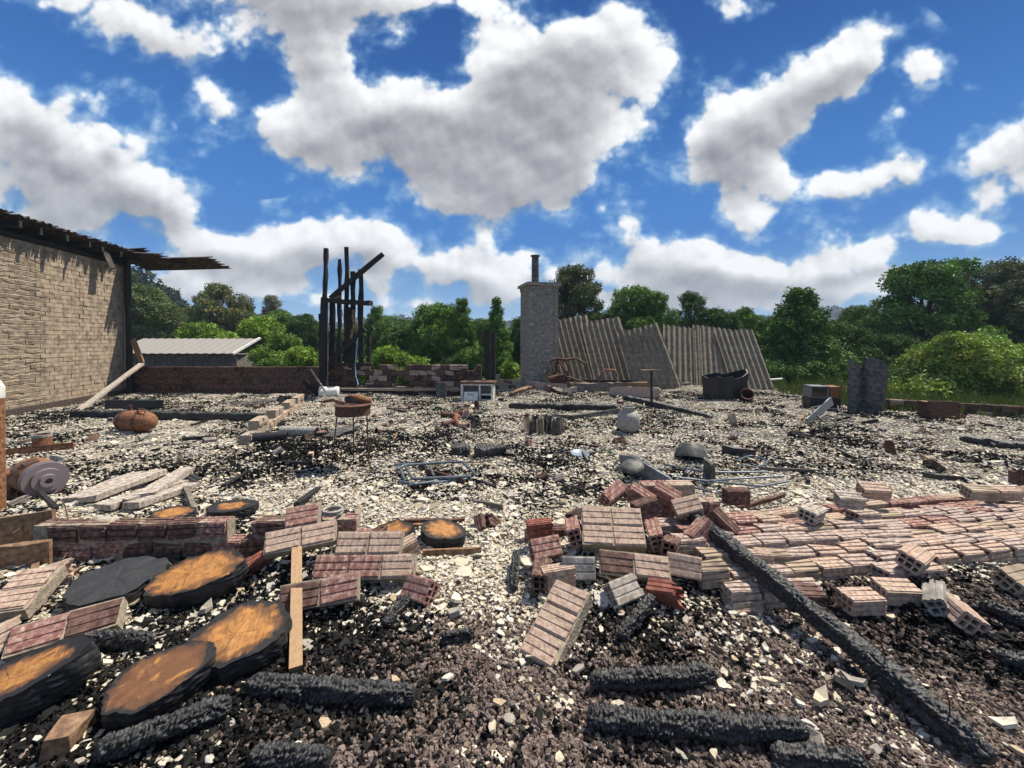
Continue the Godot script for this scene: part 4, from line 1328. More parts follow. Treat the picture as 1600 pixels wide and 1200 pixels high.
	bend.call([[858, 566, 0.0], [868, 560, 0.0], [885, 562, -0.1], [900, 560, -0.1], [914, 568, -0.2]], 0.035, "bent_tube", "dark rust")
	bend.call([[862, 570, 0.1], [868, 585, 0.0], [890, 590, -0.1], [920, 600, -0.2], [945, 605, -0.2]], 0.03, "bent_tube", "dark rust")
	bend.call([[935, 604, -0.1], [938, 588, -0.1], [944, 578, -0.1], [960, 578, 0.0], [966, 588, 0.0]], 0.03, "bent_tube", "rust")
	bend.call([[872, 560, 0.2], [866, 590, 0.1], [862, 606, 0.1]], 0.05, "fork", "dark rust")
	bend.call([[880, 606, 0.0], [890, 575, 0.0], [882, 562, 0.0]], 0.03, "strut", "dark rust")
	bend.call([[902, 602, 0.0], [884, 580, 0.0], [874, 566, 0.1]], 0.03, "strut", "dark rust")
	bend.call([[858, 572, 0.0], [853, 580, 0.1], [860, 588, 0.1], [870, 588, 0.1], [874, 578, 0.1], [868, 570, 0.1]], 0.02, "rim", "dark rust")
	m = Mb.new()
	m.box(Vector3(-0.5, 0.42, 0.05), Vector3(0.34, 0.3, 0.26), turned(20, 15, 25), 0.05, rng)
	part("engine_block", m.mesh(), mats["dark rust"], o)
	m = Mb.new()
	m.box(Vector3(-0.72, 0.72, 0.0), Vector3(0.3, 0.012, 0.22), turned(10, 10, 38), 0.02, rng)
	part("guard_plate", m.mesh(), mats["burnt sheet"], o)
	# charred fence rails under the sheets
	for q in [[880, 594, 1000, 596], [900, 603, 1035, 605]]:
		bar("charred_rail", "blackened rail behind the rusty machine under the roof sheets", "rail", "charred timber", far_spot(q[0], q[1], 12.9), far_spot(q[2], q[3], 12.9), 0.07, 0.07, 0.006, "rails under the roof sheets")
	# ---- black tub and little drum
	o = thing("burnt_tub", "black half-melted open tub in front of the leaning roof sheets", "tub", far_spot(1131, 625, 10.9) * Vector3(1, 0, 1), turned(6))
	m = Mb.new()
	var ring: Array = []
	var ang := [[-0.56, 0.2, 0.60], [-0.4, 0.33, 0.66], [-0.2, 0.3, 0.61], [0.02, 0.37, 0.66], [0.08, 0.3, 0.58], [0.3, 0.34, 0.64], [0.5, 0.26, 0.74], [0.58, 0.08, 0.82], [0.5, -0.25, 0.74], [0.2, -0.3, 0.66], [0.0, -0.36, 0.70], [-0.45, -0.28, 0.64], [-0.56, 0.2, 0.60]]
	for k in ang.size() - 1:
		var p: Array = ang[k]
		var q: Array = ang[k + 1]
		var a0 := Vector3(p[0] * 0.92, -0.03, p[1] * 0.92); var a1 := Vector3(q[0] * 0.92, -0.03, q[1] * 0.92)
		var b0 := Vector3(p[0], p[2], p[1]); var b1 := Vector3(q[0], q[2], q[1])
		m.quad(a0, a1, b1, b0)
		var inn := Vector3(0.95, 1, 0.95)
		m.quad(a1 * inn, a0 * inn, b0 * inn, b1 * inn)
		m.quad(b0, b1, b1 * inn, b0 * inn)
	part("shell", m.mesh(), mats["black plastic"], o)
	m = Mb.new()
	m.box(Vector3(0, 0.05, 0), Vector3(0.9, 0.05, 0.5))
	part("floor", m.mesh(), mats["char"], o)
	o = thing("metal_drum", "small rusty open drum tipped beside the black tub", "drum", far_spot(1165, 622, 10.6) * Vector3(1, 0, 1) + Vector3(0, 0.06, 0), turned(-20, 55, 0))
	m = Mb.new()
	m.lathe(Vector3.ZERO, [Vector2(0.0, 0.0), Vector2(0.14, 0.0), Vector2(0.15, 0.3), Vector2(0.155, 0.31), Vector2(0.135, 0.31), Vector2(0.13, 0.02), Vector2(0.0, 0.02)], 18)
	part("shell", m.mesh(), mats["dark rust"], o)
	# ---- appliances on the right
	o = thing("burnt_oven", "burnt box oven with grey glass front on a black cabinet", "oven", far_spot(1283, 640, 9.7) * Vector3(1, 0, 1), turned(-12))
	m = Mb.new()
	m.box(Vector3(0, 0.13, 0), Vector3(0.62, 0.26, 0.4), Basis.IDENTITY, 0.015, rng)
	part("cabinet", m.mesh(), mats["black plastic"], o)
	m = Mb.new()
	for q in [[-0.285, 0.03], [0.06, 0.03]]:
		m.box(Vector3(q[0], 0.39, 0), Vector3(q[1], 0.26, 0.36))
	m.box(Vector3(-0.11, 0.265, 0), Vector3(0.36, 0.02, 0.36)); m.box(Vector3(-0.11, 0.51, 0), Vector3(0.36, 0.02, 0.36)); m.box(Vector3(-0.11, 0.39, -0.17), Vector3(0.34, 0.24, 0.02))
	part("frame", m.mesh(), mats["grey metal"], o)
	m = Mb.new()
	m.box(Vector3(-0.11, 0.39, 0.17), Vector3(0.31, 0.22, 0.008))
	part("glass_front", m.mesh(), mats["smoked glass"], o)
	m = Mb.new()
	m.box(Vector3(0.2, 0.39, 0.02), Vector3(0.2, 0.26, 0.34), Basis.IDENTITY, 0.008, rng)
	part("side_box", m.mesh(), mats["rust"], o)
	# ---- folded metal chair frame on the right
	var cf := Vector3(0, 0, 0)
	for q in [[[1268, 634], [1305, 626], [1312, 640], [1336, 656]], [[1268, 634], [1282, 655], [1300, 664]], [[1290, 664], [1335, 655]], [[1292, 650], [1330, 660]]]:
		var pts: Array = []
		for p in q[0] if q[0][0] is Array else q:
			pts.append(on_ground(p[0], p[1] + 12.0, 0.09))
		wire("bent_rod", "thin bent metal rod from a burnt chair near the box oven", "rod", "burnt sheet", pts, 0.014, "bent rods near the oven")
	bar("sheet_strip", "pale grey metal strip sloping up to the box oven", "metal strip", "grey metal", on_ground(1262, 668, 0.03), on_ground(1300, 655, 0.3), 0.16, 0.02)
	# ---- standing sheet metal
	o = thing("bent_sheet", "tall scorched sheet of metal folded upright beside the green bush", "metal sheet", far_spot(1360, 657, 9.1) * Vector3(1, 0, 1))
	var fold := func(list: Array, called: String) -> void:
		var b := Mb.new()
		var lowp: Array = []
		var topp: Array = []
		for q in list:
			lowp.append(Vector3(q[0] + rnd(-0.01, 0.01), -0.04, q[1]))
			topp.append(Vector3(q[0] + q[3], q[2], q[1] + q[4]))
		var nv := 8
		var pts := PackedVector3Array()
		for j in nv + 1:
			for i in lowp.size():
				var p: Vector3 = lowp[i].lerp(topp[i], float(j) / nv)
				pts.append(p + Vector3(0, 0, fine.get_noise_2d(p.x * 5.0, p.y * 4.0) * 0.03))
		b.sheet(pts, lowp.size() - 1, nv)
		var back := PackedVector3Array()
		for p in pts:
			back.append(p + Vector3(0.002, 0, -0.006))
		b.sheet(back, lowp.size() - 1, nv)
		part(called, b.mesh(), mats["burnt sheet"], o)
	fold.call([[-0.08, -0.07, 1.14, 0.0, -0.03], [-0.02, 0.08, 1.22, -0.03, 0.02], [0.12, 0.14, 1.13, 0.02, 0.03], [0.27, 0.04, 1.02, 0.1, 0.0], [0.33, -0.06, 0.96, 0.14, -0.05]], "front_panel")
	fold.call([[-0.42, -0.1, 1.22, 0.02, 0.0], [-0.33, 0.0, 1.06, 0.05, 0.0], [-0.22, -0.06, 0.98, 0.07, 0.02], [-0.09, -0.08, 1.12, 0.02, 0.0]], "rear_panel")
	# ---- rusty box at the right footing
	o = thing("rusty_box", "rust-brown open metal box standing on the footing by the bushes", "box", far_spot(1474, 676, 8.3) * Vector3(1, 0, 1), turned(-8))
	m = Mb.new()
	m.box(Vector3(0, 0.18, 0.0), Vector3(0.52, 0.36, 0.02), turned(0, -8), 0.006, rng)
	m.box(Vector3(0.27, 0.17, -0.12), Vector3(0.02, 0.34, 0.26), Basis.IDENTITY, 0.006, rng)
	m.box(Vector3(-0.27, 0.17, -0.12), Vector3(0.02, 0.34, 0.26), Basis.IDENTITY, 0.006, rng)
	part("shell", m.mesh(), mats["dark rust"], o)
	bar("charred_beam", "charred sill beam lying along the right footing", "beam", "charred timber", far_spot(1395, 655, 9.0), far_spot(1640, 690, 7.4), 0.16, 0.14, 0.014)
	bar("charred_beam", "second charred beam lying before the right footing", "beam", "charred timber", on_ground(1500, 690, 0.05), on_ground(1640, 712, 0.05), 0.14, 0.12, 0.014)
	# ---- grey tubular chair frame
	o = thing("chair_frame", "grey tubular metal chair frame lying flat on white shards", "chair frame", on_ground(683, 742, 0.03))
	var zero := on_ground(683, 742, 0.03)
	for q in [
		[[[620, 733], [632, 727], [700, 722], [722, 722], [738, 736], [745, 744]], 0.05, "back_tube"],
		[[[622, 752], [650, 757], [705, 748], [728, 745], [738, 750]], 0.03, "front_tube"],
		[[[622, 728], [634, 752]], 0.03, "cross_tube"], [[[633, 728], [645, 748], [655, 748], [735, 744]], 0.06, "seat_tube"], [[[672, 730], [678, 744]], 0.05, "cross_tube"], [[[640, 758], [700, 752], [732, 748]], 0.02, "front_tube"], [[[616, 726], [690, 724]], 0.02, "back_tube"],
	]:
		var b := Mb.new()
		var pts: Array = []
		for p in q[0]:
			pts.append(spot(p[0], p[1], q[1] + 0.03) - zero)
		var soft: Array = []
		for k in pts.size() - 1:
			soft.append(pts[k])
			if k < pts.size() - 1:
				soft.append((pts[k] as Vector3).lerp(pts[k + 1], 0.5))
		soft.append(pts[-1])
		b.tube(soft, soft.map(func(_p): return 0.016), 9)
		part(q[2], b.mesh(), mats["tube metal"], o)
	# ---- sooty stovepipes
	for q in [[420, 690, 0.075, 0.26, 20, "black plastic", "short black stovepipe lying beside the whitened footing"], [468, 684, 0.085, 0.3, -6, "gas grey", "grey stovepipe with sooty mouth lying next to the black one"]]:
		o = thing("stove_pipe", q[6], "pipe", on_ground(q[0], q[1], q[2]), turned(q[4]))
		m = Mb.new()
		m.lathe(Vector3.ZERO, [Vector2(q[2] * 0.9, -q[3]), Vector2(q[2], -q[3]), Vector2(q[2], q[3]), Vector2(q[2] * 0.9, q[3]), Vector2(q[2] * 0.88, -q[3])], 18, Basis(Vector3.BACK, PI / 2.0))
		part("tube", m.mesh(), mats[q[5]], o)
	bar("metal_scrap", "dark flat scrap of sheet leaning behind the iron stand", "scrap", "burnt sheet", on_ground(510, 688, 0.04), on_ground(552, 676, 0.08), 0.3, 0.02, 0.02)
	# ---- heap of small clay pots and pipe bits in the middle
	for k in 12:
		var p := on_ground(700 + (k % 4) * 14 + rnd(-4, 4), 652 + (k / 4) * 9 + rnd(-3, 3), 0.05)
		o = thing("clay_pipe", ["sooty", "orange", "pale", "blackened"][k % 4] + " burnt clay pipe piece in the heap before the stove", "pipe", p, any_turn(), "clay pipe pieces in the middle heap")
		m = Mb.new()
		m.lathe(Vector3.ZERO, [Vector2(0.04, -0.12), Vector2(0.052, -0.12), Vector2(0.05, 0.09), Vector2(0.062, 0.1), Vector2(0.062, 0.13), Vector2(0.045, 0.13), Vector2(0.04, -0.12)], 14)
		part("tube", m.mesh(), mats[["sooty brick", "orange clay", "pale brick", "char"][k % 4]], o)
	# ---- heap of broken roof tile pieces standing on edge
	for k in 9:
		var p := on_ground(826 + k * 6.5, 678 + (k % 2) * 3, 0.1)
		lone("tile_piece", corrugated(0.26 + rnd(-0.04, 0.05), 0.22, 0.03, 0.05, 12, 0.02, 0.16), mats[["fibre cement", "burnt sheet", "sooty sheet"][k % 3]], ["grey", "scorched", "sooty"][k % 3] + " broken corrugated tile piece on edge left of the gas cylinder", "tile", Transform3D(turned(40 + rnd(-25, 25), rnd(-25, 10), rnd(-12, 12)), p - Vector3(0, 0.1, 0)), "tile pieces left of the gas cylinder")
	# ---- plate, green glass, bent trough, basin, rods
	o = thing("plate", "shallow blue-grey metal plate lying tilted on the shards", "plate", on_ground(906, 714, 0.045), turned(0, 12, -4))
	m = Mb.new()
	m.lathe(Vector3.ZERO, [Vector2(0.0, -0.008), Vector2(0.075, -0.008), Vector2(0.10, 0.008), Vector2(0.125, 0.014), Vector2(0.125, 0.018), Vector2(0.10, 0.012), Vector2(0.075, -0.002), Vector2(0.0, -0.002)], 24)
	part("dish", m.mesh(), mats["blue grey"], o)
	for k in 7:
		var p := on_ground(938 + rnd(0, 30), 704 + rnd(0, 14), 0.03)
		lone("glass_fragment", shard_mesh[k % 6], mats["green glass"], "green bottle glass fragment between the plate and the bent trough", "glass", Transform3D(any_turn().scaled(Vector3.ONE * rnd(0.07, 0.13)), p), "green glass fragments")
	o = thing("metal_trough", "bent grey sheet-metal trough lying in front of the gas cylinder", "trough", on_ground(1010, 760, 0.0))
	zero = on_ground(1010, 760, 0.0)
	m = Mb.new()
	var tp := PackedVector3Array()
	var spine := [on_ground(968, 738), on_ground(988, 746), on_ground(1018, 757), on_ground(1046, 768), on_ground(1070, 779)]
	var rise := [0.17, 0.19, 0.17, 0.13, 0.05]
	for j in 6:
		for i in 5:
			var q: Vector3 = spine[i] - zero
			var back := Vector3(0.05, 0, -0.14)
			match j:
				0: q += Vector3(0, 0.0, 0.02)
				1: q += Vector3(0, rise[i] * 0.5, 0.035)
				2: q += Vector3(0, rise[i], 0.0)
				3: q += Vector3(0, rise[i] + 0.01, -0.02)
				4: q += back * 0.6 + Vector3(0, rise[i] * 0.5, 0)
				5: q += back + Vector3(0, rise[i] * 0.85, 0)
			tp.append(q + Vector3(0, rnd(-0.006, 0.006), rnd(-0.006, 0.006)))
	m.sheet(tp, 4, 5)
	var tb := PackedVector3Array()
	for p in tp:
		tb.append(p + Vector3(0.0, -0.005, -0.005))
	m.sheet(tb, 4, 5)
	part("side_sheet", m.mesh(), mats["grey metal"], o)
	m = Mb.new()
	m.lathe(Vector3(-0.12, 0.2, -0.12), [Vector2(0.0, 0.02), Vector2(0.1, 0.015), Vector2(0.13, -0.02), Vector2(0.13, -0.03)], 18, turned(0, 14, 8))
	part("lid", m.mesh(), mats["burnt sheet"], o)
	o = thing("metal_basin", "upturned ribbed grey metal basin among twisted rods", "basin", on_ground(1080, 722, 0.0), turned(20, -16, -14))
	m = Mb.new()
	m.lathe(Vector3(0, 0.03, 0), [Vector2(0.21, 0.0), Vector2(0.205, 0.05), Vector2(0.19, 0.06), Vector2(0.185, 0.11), Vector2(0.165, 0.12), Vector2(0.155, 0.165), Vector2(0.12, 0.19), Vector2(0.0, 0.195)], 26)
	part("dome", m.mesh(), mats["burnt sheet"], o)
	for q in [[[1040, 726], [1090, 735], [1130, 738], [1200, 737]], [[1050, 745], [1110, 752], [1190, 760]], [[1058, 742], [1085, 762], [1112, 768]], [[1120, 768], [1160, 765], [1232, 752]], [[1150, 720], [1175, 712], [1200, 722], [1180, 730], [1160, 726]], [[1070, 738], [1085, 728], [1100, 735], [1102, 748]], [[1100, 752], [1150, 748], [1225, 744]]]:
		var pts: Array = []
		for p in q:
			pts.append(spot(p[0], p[1], 0.08 + rnd(0, 0.05)))
		wire("metal_rod", "thin twisted grey metal rod near the upturned basin", "rod", "tube metal", pts, 0.011, "twisted rods near the basin")
	m = Mb.new()
	m.box(Vector3.ZERO, Vector3(0.05, 0.26, 0.16), turned(15, 10, 8), 0.02, rng)
	lone("metal_plate", m.mesh(), mats["burnt sheet"], "dark upright metal plate behind the bent trough", "plate", Transform3D(Basis.IDENTITY, on_ground(1106, 758, 0.12)))
	# ---- rusty wire curls and tins on the floor
	for k in 14:
		var d := rnd(3.8, 9.5)
		var x := rnd(-0.9, 0.9) * d
		var pts: Array = []
		var a := rnd(0, TAU)
		var c := Vector3(x, 0, -d)
		for e in 6:
			c += Vector3(cos(a), 0, sin(a)) * rnd(0.08, 0.2)
			a += rnd(-1.1, 1.1)
			pts.append(Vector3(c.x, height(c.x, c.z) + rnd(0.02, 0.09), c.z))
		wire("wire", "thin rusty wire curling over the shards of the floor", "wire", "dark rust" if k % 2 else "burnt sheet", pts, 0.006, "wires curling over the floor")
	for k in 10:
		var d := rnd(4.2, 10.0)
		var x := rnd(-0.9, 0.9) * d
		o = thing("tin_can", ["rusty", "grey"][k % 2] + " burnt tin can lying among the shards of the floor", "can", Vector3(x, height(x, -d) + 0.05, -d), turned(rnd(0, 360), rnd(60, 110), 0), "tin cans on the floor")
		m = Mb.new()
		m.lathe(Vector3.ZERO, [Vector2(0.0, -0.055), Vector2(0.04, -0.055), Vector2(0.042, -0.05), Vector2(0.04, 0.0), Vector2(0.042, 0.055), Vector2(0.037, 0.055), Vector2(0.035, -0.045), Vector2(0.0, -0.045)], 14)
		part("tin", m.mesh(), mats[["dark rust", "gas grey"][k % 2]], o)
	# ---- small lumps standing on the far floor
	for q in [[1144, 662, "pale brick"], [745, 640, "burnt brick"], [440, 632, "char"], [1260, 640, "burnt brick"], [1390, 712, "dark rust"], [1590, 765, "sooty brick"], [205, 640, "sooty brick"]]:
		lone("rubble_block", brick_mesh[1], mats[q[2]], "single broken block standing on the far rubble floor", "block", Transform3D(turned(rnd(0, 180), rnd(-10, 10), 80), on_ground(q[0], q[1], 0.1)), "single blocks on the far floor")

# a charred log with alligator cracking: rings of blocks split by deep grooves
func char_log(length: float, radius: float, seed_: int, square := 0.0, taper := 0.25, coarse := 1.0) -> ArrayMesh:
	var b := Mb.new()
	var nu := int(52.0 / coarse)
	var nv := int(clampf(length / (0.0034 * coarse), 40, 560))
	var pts := PackedVector3Array()
	var f := FastNoiseLite.new()
	f.seed = seed_
	f.frequency = 1.0
	for j in nv + 1:
		var t := float(j) / nv
		var x := (t - 0.5) * length
		var ends := 1.0 - pow(absf(t * 2.0 - 1.0), 16.0) * 0.5 - taper * absf(t - 0.45)
		for i in nu + 1:
			var a := TAU * (i % nu) / nu
			var r := radius
			if square > 0.0:
				r *= lerpf(1.0, 1.0 / maxf(absf(cos(a)), absf(sin(a))) * 0.9, square)
			r *= ends * (1.0 + 0.42 * f.get_noise_3d(x * 4.0, cos(a) * 0.9, sin(a) * 0.9) + 0.12 * f.get_noise_3d(x * 16.0, cos(a) * 2.0, sin(a) * 2.0))
			# blocks: rings every 19 mm or so, wavering round the log, and splits along it
			var ring := x / ((0.018 + 0.002 * (seed_ % 5)) * sqrt(coarse)) + f.get_noise_3d(x * 6.0, cos(a) * 1.2, sin(a) * 1.2) * 1.3 + f.get_noise_2d(x * 22.0, 5.0) * 0.9
			var slot := a * 7.0 / TAU + 1.6 * f.get_noise_2d(floor(ring) * 7.3, 2.0) + 0.2 * f.get_noise_2d(x * 9.0, a)
			var g1 := absf(fposmod(ring, 1.0) - 0.5) * 2.0
			var g2 := absf(fposmod(slot, 1.0) - 0.5) * 2.0
			var block := (1.0 - smoothstep(0.55, 1.0, g1)) * (1.0 - smoothstep(0.72, 1.0, g2) * 0.85)
			r += (block - 0.6) * 0.016 * (0.8 + 0.8 * f.get_noise_3d(x * 3.0 + 20.0, cos(a), sin(a))) + f.get_noise_2d(floor(ring) * 3.7, floor(slot) * 5.1) * 0.009
			pts.append(Vector3(x, sin(a) * r, cos(a) * r))
	b.sheet(pts, nu, nv)
	for e in [0, nv]:
		var mid := b.vert(Vector3((float(e) / nv - 0.5) * length, 0, 0))
		for i in nu:
			var p := b.vert(pts[e * (nu + 1) + i]); var q := b.vert(pts[e * (nu + 1) + i + 1])
			if e == 0:
				b.face(mid, p, q)
			else:
				b.face(mid, q, p)
	return b.mesh()

func log_between(a: Vector3, c: Vector3, r: float, label: String, seed_: int, square := 0.45, called := "charred_log", taper := 0.25) -> void:
	var d := c - a
	var b := Basis(Vector3.UP, atan2(-d.z, d.x)) * Basis(Vector3.BACK, asin(clampf(d.y / d.length(), -1, 1)))
	lone(called, char_log(d.length(), r, seed_, square, taper), mats["char"], label, "log" if called == "charred_log" else "beam", Transform3D(b, (a + c) * 0.5))

# cut face of a log: growth rings, a check, charred rim
func ring_texture(seed_: int, rim: float, dark: float) -> ImageTexture:
	var n := 300
	var im := Image.create(n, n, false, Image.FORMAT_RGB8)
	var f := FastNoiseLite.new()
	f.seed = seed_
	f.frequency = 0.014
	f.fractal_octaves = 4
	for j in n:
		for i in n:
			var x := (i - n * 0.5) / (n * 0.5)
			var y := (j - n * 0.5) / (n * 0.5)
			var r := Vector2(x + 0.10, y - 0.06).length()
			var w := f.get_noise_2d(i, j)
			var fib := f.get_noise_2d(i * 6.0, j * 1.2 + 300.0)
			var rings := 0.5 + 0.5 * sin((r + w * 0.07) * 120.0)
			var c := s(172, 120, 60).lerp(s(112, 72, 38), clampf(rings * 0.5 + w * 0.7 + fib * 0.45 + 0.12, 0.0, 1.0))
			c = c.lerp(s(190, 144, 82), clampf(w * 1.4 - 0.1, 0.0, 0.6))
			# checks run out from the heart
			var a := atan2(y - 0.06, x + 0.10)
			for k in 5:
				var d := absf(angle_difference(a, [0.5, 2.9, -1.7, 1.6, -0.6][k] + seed_ * 0.7)) * r
				if d < 0.008 + 0.006 * w and r < 0.25 + 0.14 * k:
					c = c.lerp(s(60, 34, 16), 0.7)
			# char eats in from the rim with an uneven edge
			var burn := smoothstep(rim - 0.06, rim + 0.07, Vector2(x, y).length() + w * 0.16 + fib * 0.05)
			var patch := smoothstep(0.0, 0.5, f.get_noise_2d(i * 0.9 + 900.0, j * 0.9) + dark)
			c = c.lerp(s(88, 56, 34), patch * 0.8)
			c = c.lerp(s(78, 50, 30), smoothstep(rim - 0.34, rim - 0.02, Vector2(x, y).length() + w * 0.3 + fib * 0.08) * 0.75)
			c = c.lerp(s(24, 22, 21), burn)
			im.set_pixel(i, j, c)
	return ImageTexture.create_from_image(im)

# a slab sawn across a trunk: uneven outline, cut face on top, charred bark round it
func log_slice(at: Vector3, turn: Basis, rx: float, rz: float, thick: float, seed_: int, label: String, rim := 0.92, dark := -0.3, point := 0.0, black := false) -> void:
	var o := thing("log_slice", label, "log slice", at, turn, "sawn log slices")
	var f := FastNoiseLite.new()
	f.seed = seed_
	f.frequency = 1.0
	var nu := 72
	var outline := func(a: float) -> float:
		var r := 1.0 + 0.16 * f.get_noise_2d(cos(a) * 1.1, sin(a) * 1.1) + 0.05 * f.get_noise_2d(cos(a) * 5.0, sin(a) * 5.0)
		return r + point * pow(maxf(0.0, cos(a)), 4.0)
	var b := Mb.new()
	var mid := b.vert(Vector3(0, thick, 0), Vector2(0.5, 0.5))
	var prev: Array = []
	for k in 5:
		var t := (k + 1) / 5.0
		var cur: Array = []
		for i in nu:
			var a := TAU * i / nu
			var r: float = outline.call(a)
			var p := Vector3(cos(a) * rx * r * t, thick + f.get_noise_2d(cos(a) * t * 2.0 + 5.0, sin(a) * t * 2.0) * 0.008, sin(a) * rz * r * t)
			cur.append(b.vert(p, Vector2(0.5 + cos(a) * t * 0.5, 0.5 + sin(a) * t * 0.5)))
		for i in nu:
			var q := (i + 1) % nu
			if k == 0:
				b.face(mid, cur[i], cur[q])
			else:
				b.face(prev[i], cur[i], cur[q])
				b.face(prev[i], cur[q], prev[q])
		prev = cur
	var m: StandardMaterial3D
	if black:
		m = mats["char"]
	else:
		m = StandardMaterial3D.new()
		m.resource_name = "cut wood %d" % seed_
		m.albedo_texture = ring_texture(seed_, rim, dark)
		m.roughness = 0.7
	part("cut_face", b.mesh(), m, o)
	b = Mb.new()
	var nv := 14
	var pts := PackedVector3Array()
	for j in nv + 1:
		var t := float(j) / nv
		for i in nu + 1:
			var a := TAU * (i % nu) / nu
			var r: float = outline.call(a)
			var bulge := 1.0 + 0.05 * sin(t * PI) - 0.06 * (1.0 - t)
			var g1 := absf(fposmod(a * 34.0 / TAU + 0.6 * f.get_noise_2d(a * 3.0, t * 4.0), 1.0) - 0.5) * 2.0
			var g2 := absf(fposmod(t * thick / 0.03 + 0.7 * f.get_noise_2d(floor(a * 34.0 / TAU) * 3.0, 1.0), 1.0) - 0.5) * 2.0
			var crack := 0.0 if j == nv else (pow(g1, 4.0) + pow(g2, 6.0) * 0.6) * 0.014
			pts.append(Vector3(cos(a) * (rx * r * bulge - crack), t * thick, sin(a) * (rz * r * bulge - crack)))
	b.sheet(pts, nu, nv)
	part("charred_bark", b.mesh(), mats["char"], o)

func loose_brick(u: float, v: float, lift: float, yaw: float, pitch: float, roll: float, look: String, label: String, kind := 0, group := "") -> void:
	var p := on_ground(u, v, lift)
	lone("hollow_brick", brick_mesh[kind], mats[look], label, "brick", Transform3D(turned(yaw, pitch, roll), p), group)

# bricks still held together by mortar
func brick_chunk(u: float, v: float, lift: float, turn: Basis, cells: Array, look: Array, label: String) -> void:
	var o := thing("brick_chunk", label, "brick chunk", on_ground(u, v, lift), turn)
	var joint := Mb.new()
	for c in cells:
		var p := Vector3(c[0] * 0.211, c[1] * 0.141, 0)
		part("brick", brick_mesh[c[2] if c.size() > 2 else 0], mats[look[rng.randi() % look.size()]], o, Transform3D(turned(rnd(-1, 1), rnd(-1, 1), rnd(-1, 1)), p))
		joint.box(p, Vector3(0.214, 0.144, 0.078), Basis.IDENTITY, 0.003, rng)
	part("mortar", joint.mesh(), mats["mortar"], o)

